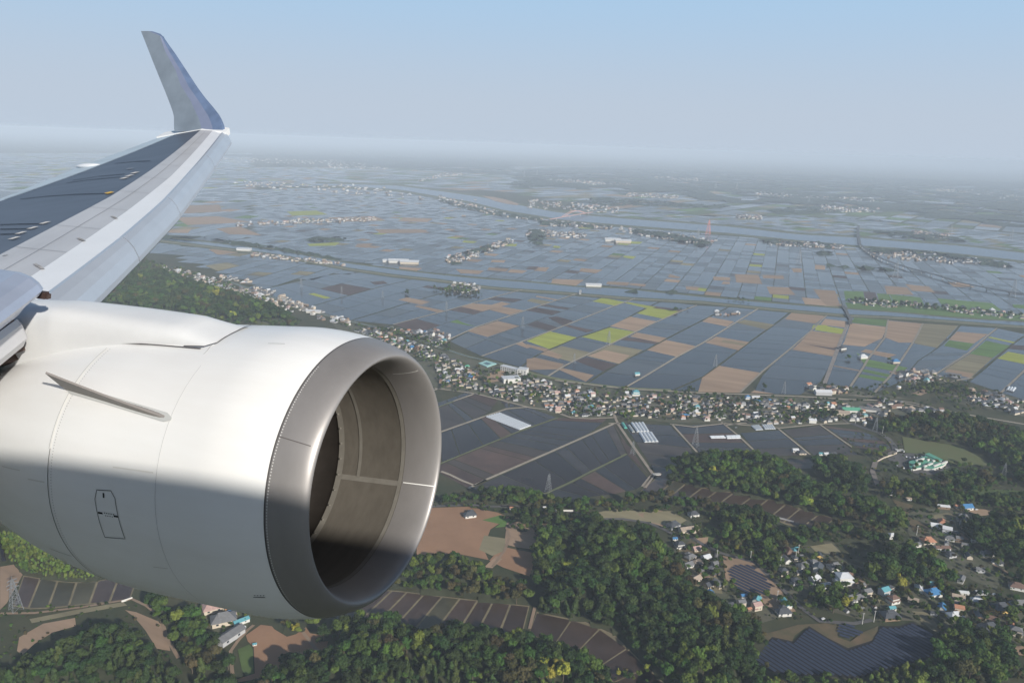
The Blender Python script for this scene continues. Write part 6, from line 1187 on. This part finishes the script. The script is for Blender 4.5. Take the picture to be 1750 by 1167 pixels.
# ---- pylons
stl=mat('galvanised_steel',(.25,.26,.27),.5,.2); stlr=mat('mast_red',(.75,.25,.18),.6)
def pyl(h,mt):
    w0,w1=h*.13,h*.03; Lg=[];S=[(-1,-1),(1,-1),(1,1),(-1,1)]; th=max(.20,h*.0085)
    leg=[]
    for sx,sy in S:
        V,Fc=[],[]; bar((sx*w0,sy*w0,0),(sx*w1,sy*w1,h*.86),th,V,Fc,th*.7); leg.append(meshd('leg',V,Fc,mt))
    V,Fc=[],[]; n=7; zz=[h*.86*(1-(1-i/n)**1.25) for i in range(n+1)]
    for i in range(n):
        ra=w0+(w1-w0)*zz[i]/(h*.86); rb=w0+(w1-w0)*zz[i+1]/(h*.86)
        for j in range(4):
            a,b=S[j],S[(j+1)%4]
            bar((a[0]*ra,a[1]*ra,zz[i]),(b[0]*rb,b[1]*rb,zz[i+1]),th*.5,V,Fc); bar((b[0]*ra,b[1]*ra,zz[i]),(a[0]*rb,a[1]*rb,zz[i+1]),th*.5,V,Fc); bar((a[0]*rb,a[1]*rb,zz[i+1]),(b[0]*rb,b[1]*rb,zz[i+1]),th*.5,V,Fc)
    br_=meshd('bracing',V,Fc,mt)
    V,Fc=[],[]; bar((0,0,h*.84),(0,0,h),th*1.4,V,Fc,th*.5); pk=meshd('peak',V,Fc,mt)
    arm=[]
    for f in (.66,.77,.88):
        V,Fc=[],[]; l=h*(.15 if f<.8 else .12)
        for sg in (-1,1): bar((0,-w1*1.1,h*f),(sg*l,0,h*f),th*.7,V,Fc); bar((0,w1*1.1,h*f),(sg*l,0,h*f),th*.7,V,Fc); bar((0,0,h*f+1.4),(sg*l,0,h*f),th*.5,V,Fc); bar((sg*l*.95,0,h*f),(sg*l*.95,0,h*f-1.8),th*.5,V,Fc)
        arm.append(meshd('crossarm',V,Fc,mt))
    return leg,br_,pk,arm
PT={}
conc=mat('concrete',(.42,.41,.39),.85,0,.1,.3)
PYL=[(1188,727,763,'beside the pale flat tunnels'),(937,808,840,'on the dark paddies above the tree belt'),(1081,752,777,'at the bund beside the dusty lane'),(1495,711,737,'at the curved main road'),(1339,650,673,'at the pale road above the village'),(1222,604,627,'at the corner of the tan square field'),(1040,564,590,'standing in the yellow crop'),(981,603,622,'on the road by the dark brown plot'),(893,540,560,'in the middle of the blue paddies'),(763,514,532,'at the end of the tan strip'),(654,496,510,'above the tan strip in the flooded fields'),(584,489,505,'in the open flooded fields'),(515,475,492,'nearest to the town strip in the flooded fields'),(1192,389,412,'white and tall before the river'),(1210,374,401,'red and white beyond the river bank'),(1530,444,474,'under the curved viaduct'),(1730,474,508,'nearest to the viaduct end'),(1365,423,450,'thin in the far plots'),(1714,789,817,'at the wood edge above the pasture'),(1561,652,667,'in the hamlet grove'),(28,985,1042,'beneath the wing at the pale field'),(833,308,319,'pale mast on the far plain'),(1259,311,325,'faint over the distant woodland'),(1223,310,323,'faint over the distant wood near the clearing'),(1337,326,340,'faint above the orange bare earth'),(1306,324,336,'faint beside the orange bare earth mast'),(1382,335,347,'faint at the edge of the distant woodland'),(1624,383,402,'faint beside the hazy far shore'),(1727,390,412,'faint at the far shore road end'),(918,285,300,'hazy beyond the bridge'),(896,288,303,'hazy beyond the bridge, paler twin')]
for x,yt,yb,lb in PYL:
    gx,gy=G(x,yb); lo_,hi_=0,200
    for _ in range(30):
        m_=(lo_+hi_)/2
        if PX(gx,gy,m_)[1]>yt: lo_=m_
        else: hi_=m_
    h=max(22,min(95,lo_)); red='red' in lb; key=(round(h/8)*8,red)
    if key not in PT: PT[key]=pyl(key[0],stlr if red else stl)
    lg,br_,pk,arm=PT[key]; o=empty('electricity_pylon',(gx,gy,.5),R_(55)); s=h/key[0]; o.scale=(s,s,s)
    for q in (*lg,br_,pk,*arm): link(bpy.data.objects.new(q.name.split('.')[0],q),o)
    tag(o,('lattice pylon '+lb)[:110],'pylon','electricity pylons striding across the plain')
# ---- bridges and viaduct
def deckline(name,px,w_,z,pier_every,m_,lb,cat,pierm,zf=None,rail=None):
    P=[Vector((*G(*p),0)) for p in px]; o=empty(name,P[0]); V=[];Fc=[]; n=len(P)
    zz=[z]*n if zf is None else zf
    for i in range(n):
        d=(P[min(i+1,n-1)]-P[max(i-1,0)]).normalized(); s=Vector((-d.y,d.x,0))*w_/2; q=P[i]-P[0]
        V+=[(q.x+s.x,q.y+s.y,zz[i]),(q.x-s.x,q.y-s.y,zz[i]),(q.x-s.x,q.y-s.y,zz[i]-1.6),(q.x+s.x,q.y+s.y,zz[i]-1.6)]
        if i:
            b=4*i
            for k in range(4): Fc.append((b-4+k,b-4+(k+1)%4,b+(k+1)%4,b+k))
    Fc+=[(0,1,2,3),(4*n-1,4*n-2,4*n-3,4*n-4)]; mob('deck',V,Fc,m_,o)
    L_=0
    for i in range(n-1):
        d=P[i+1]-P[i]; k=max(1,int(d.length/pier_every))
        for j in range(k):
            q=P[i]+d*((j+.5)/k)-P[0]; zt=zz[i]-1.6; V2,F2=bx(q.x-1.3,q.x+1.3,q.y-1.3,q.y+1.3,-1,zt); mob('pier',V2,F2,pierm,o)
    tag(o,lb,cat); return o
via=mat('viaduct_concrete',(.07,.075,.085),.8,0,.15,.05); palec=mat('pale_pier',(.6,.6,.58),.8)
deckline('viaduct',[(1950,545),(1850,528),(1750,507),(1700,499),(1645,488),(1600,474),(1550,461),(1510,447),(1490,437),(1478,428),(1469,420),(1467,408),(1466,396),(1467,388)],14,10,60,via,'long curved grey viaduct crossing the plots and the wide river','viaduct',palec)
deckline('road_bridge',[(1453,556),(1453,547),(1449,540),(1445,532),(1440,524)],9,5,30,mat('bridge_dark',(.10,.10,.10),.8),'dark road bridge over the straight canal','bridge',conc)
rb=deckline('arch_bridge',[(940,378.5),(962,374.5),(985,370.5),(1012,366)],16,14,110,mat('bridge_red',(.62,.36,.30),.7),'faded red girder bridge over the wide river','bridge',palec)
A_=Vector((*G(962,374.5),0));B_=Vector((*G(1000,368),0))
for sg in (-1,1):
    d=(B_-A_); s=Vector((-d.y,d.x,0)).normalized()*8*sg; V=[];Fc=[]; Q=[A_+d*(i/16)+s+Vector((0,0,14+26*math.sin(math.pi*i/16)))-rb.location for i in range(17)]
    for i in range(16): bar(Q[i],Q[i+1],2.4,V,Fc)
    mob('arch',V,Fc,mat('bridge_red',(.5,.2,.15)),rb)
deckline('footbridge',[(744,593),(750,589)],6,2.4,50,conc,'small pale bridge over the green stream','bridge',conc)
deckline('footbridge',[(1128,811),(1116,812)],5,2.0,50,conc,'low pale culvert bridge at the lane junction','bridge',conc)
deckline('sluice_bridge',[(991,505),(992,498)],7,5,50,conc,'pale sluice bridge on the canal bank','bridge',conc)
deckline('road_bridge',[(1530,770),(1544,771)],7,2.4,50,conc,'pale railed bridge at the foot of the curved main road','bridge',conc)
# ---- retaining wall and poles
def wallp(name,px,h,w_,m_,lb,cat,z0=.7):
    P=[Vector((*G(*p),z0)) for p in px]; V=[];Fc=[]
    for a,b in zip(P,P[1:]):
        d=(b-a).normalized(); s=Vector((-d.y,d.x,0))*w_/2; n=len(V)
        for q in (a-d*.2,b+d*.2):
            for sg in (-1,1):
                for z in (-.8,h): V.append((q.x+s.x*sg,q.y+s.y*sg,q.z+z))
        Fc+=[(n,n+1,n+5,n+4),(n+3,n+2,n+6,n+7),(n+1,n+3,n+7,n+5),(n,n+2,n+3,n+1),(n+4,n+5,n+7,n+6)]
    o=mob(name,V,Fc,m_); tag(o,lb,cat)
wallp('retaining_wall',T('z3',(765,322),(830,328),(915,328)),2.2,.5,WALL['white'],'low white wall along the road beneath the tree belt','wall'); wallp('retaining_wall',T('k',(335,280),(400,245),(470,218),(525,198)),2.0,.5,WALL['cream'],'cream wall on the ramp to the hall car park','wall'); wallp('boundary_wall',T('z4',(765,700),(820,705),(905,715)),2.2,.4,WALL['white'],'white garden wall around the plum orchard terrace','wall'); wallp('canal_wall',T('z4',(608,390),(650,400),(690,412)),1.5,.6,WALL['grey'],'pale channel wall at the shaded valley paddy','wall'); wallp('road_fence',[(208,1029),(226,1023)],1.5,.4,WALL['white'],'white rail fence at the end of the valley paddies','fence')
pm=mat('pole',(.5,.49,.47),.8)
for t,x,y,lb in (('z4',335,585,'at the upper solar park entrance'),('z4',490,590,'beside the upper solar park grass'),('z4',627,615,'at the grove over the slate house'),('z4',612,775,'behind the turquoise shed'),('z4',697,590,'on the lane over the yellow house'),('z4',710,560,'nearest to the round pale field'),('z4',1005,880,'on the solar track'),('z4',1058,870,'above the lower solar park'),('z4',1605,575,'at the dark wood edge'),('z4',1255,470,'near the terraced plots'),('c',1500,545,'on the curved main road'),('d',180,655,'on the main road bend')):
    gx,gy=at(t,(x,y))[0]; o=empty('utility_pole',(gx,gy,.5)); V,Fc=[],[]; bar((0,0,0),(0,0,13),.5,V,Fc,.32); mob('post',V,Fc,pm,o); V,Fc=[],[]; bar((-1.2,0,12),(1.2,0,12),.22,V,Fc); mob('crossarm',V,Fc,pm,o); tag(o,'concrete utility pole '+lb,'utility pole','utility poles of the lower hamlet')
# ---- air
hm=bpy.data.materials.new('haze'); hm.use_nodes=True; t=hm.node_tree; t.nodes.remove(t.nodes['Principled BSDF']); vp=t.nodes.new('ShaderNodeVolumePrincipled')
vp.inputs['Color'].default_value=(*HAZE_COL,1); vp.inputs['Density'].default_value=HAZE_D; vp.inputs['Anisotropy'].default_value=HAZE_G
t.links.new(vp.outputs[0],t.nodes['Material Output'].inputs['Volume'])
V,Fc=bx(-90000,90000,-21000,96000,-1.0,H+9.0); hz_o=mob('haze',V,Fc,hm); hz_o['kind']='stuff'; tag(hz_o,'pale blue summer haze filling the air over the plain','haze')
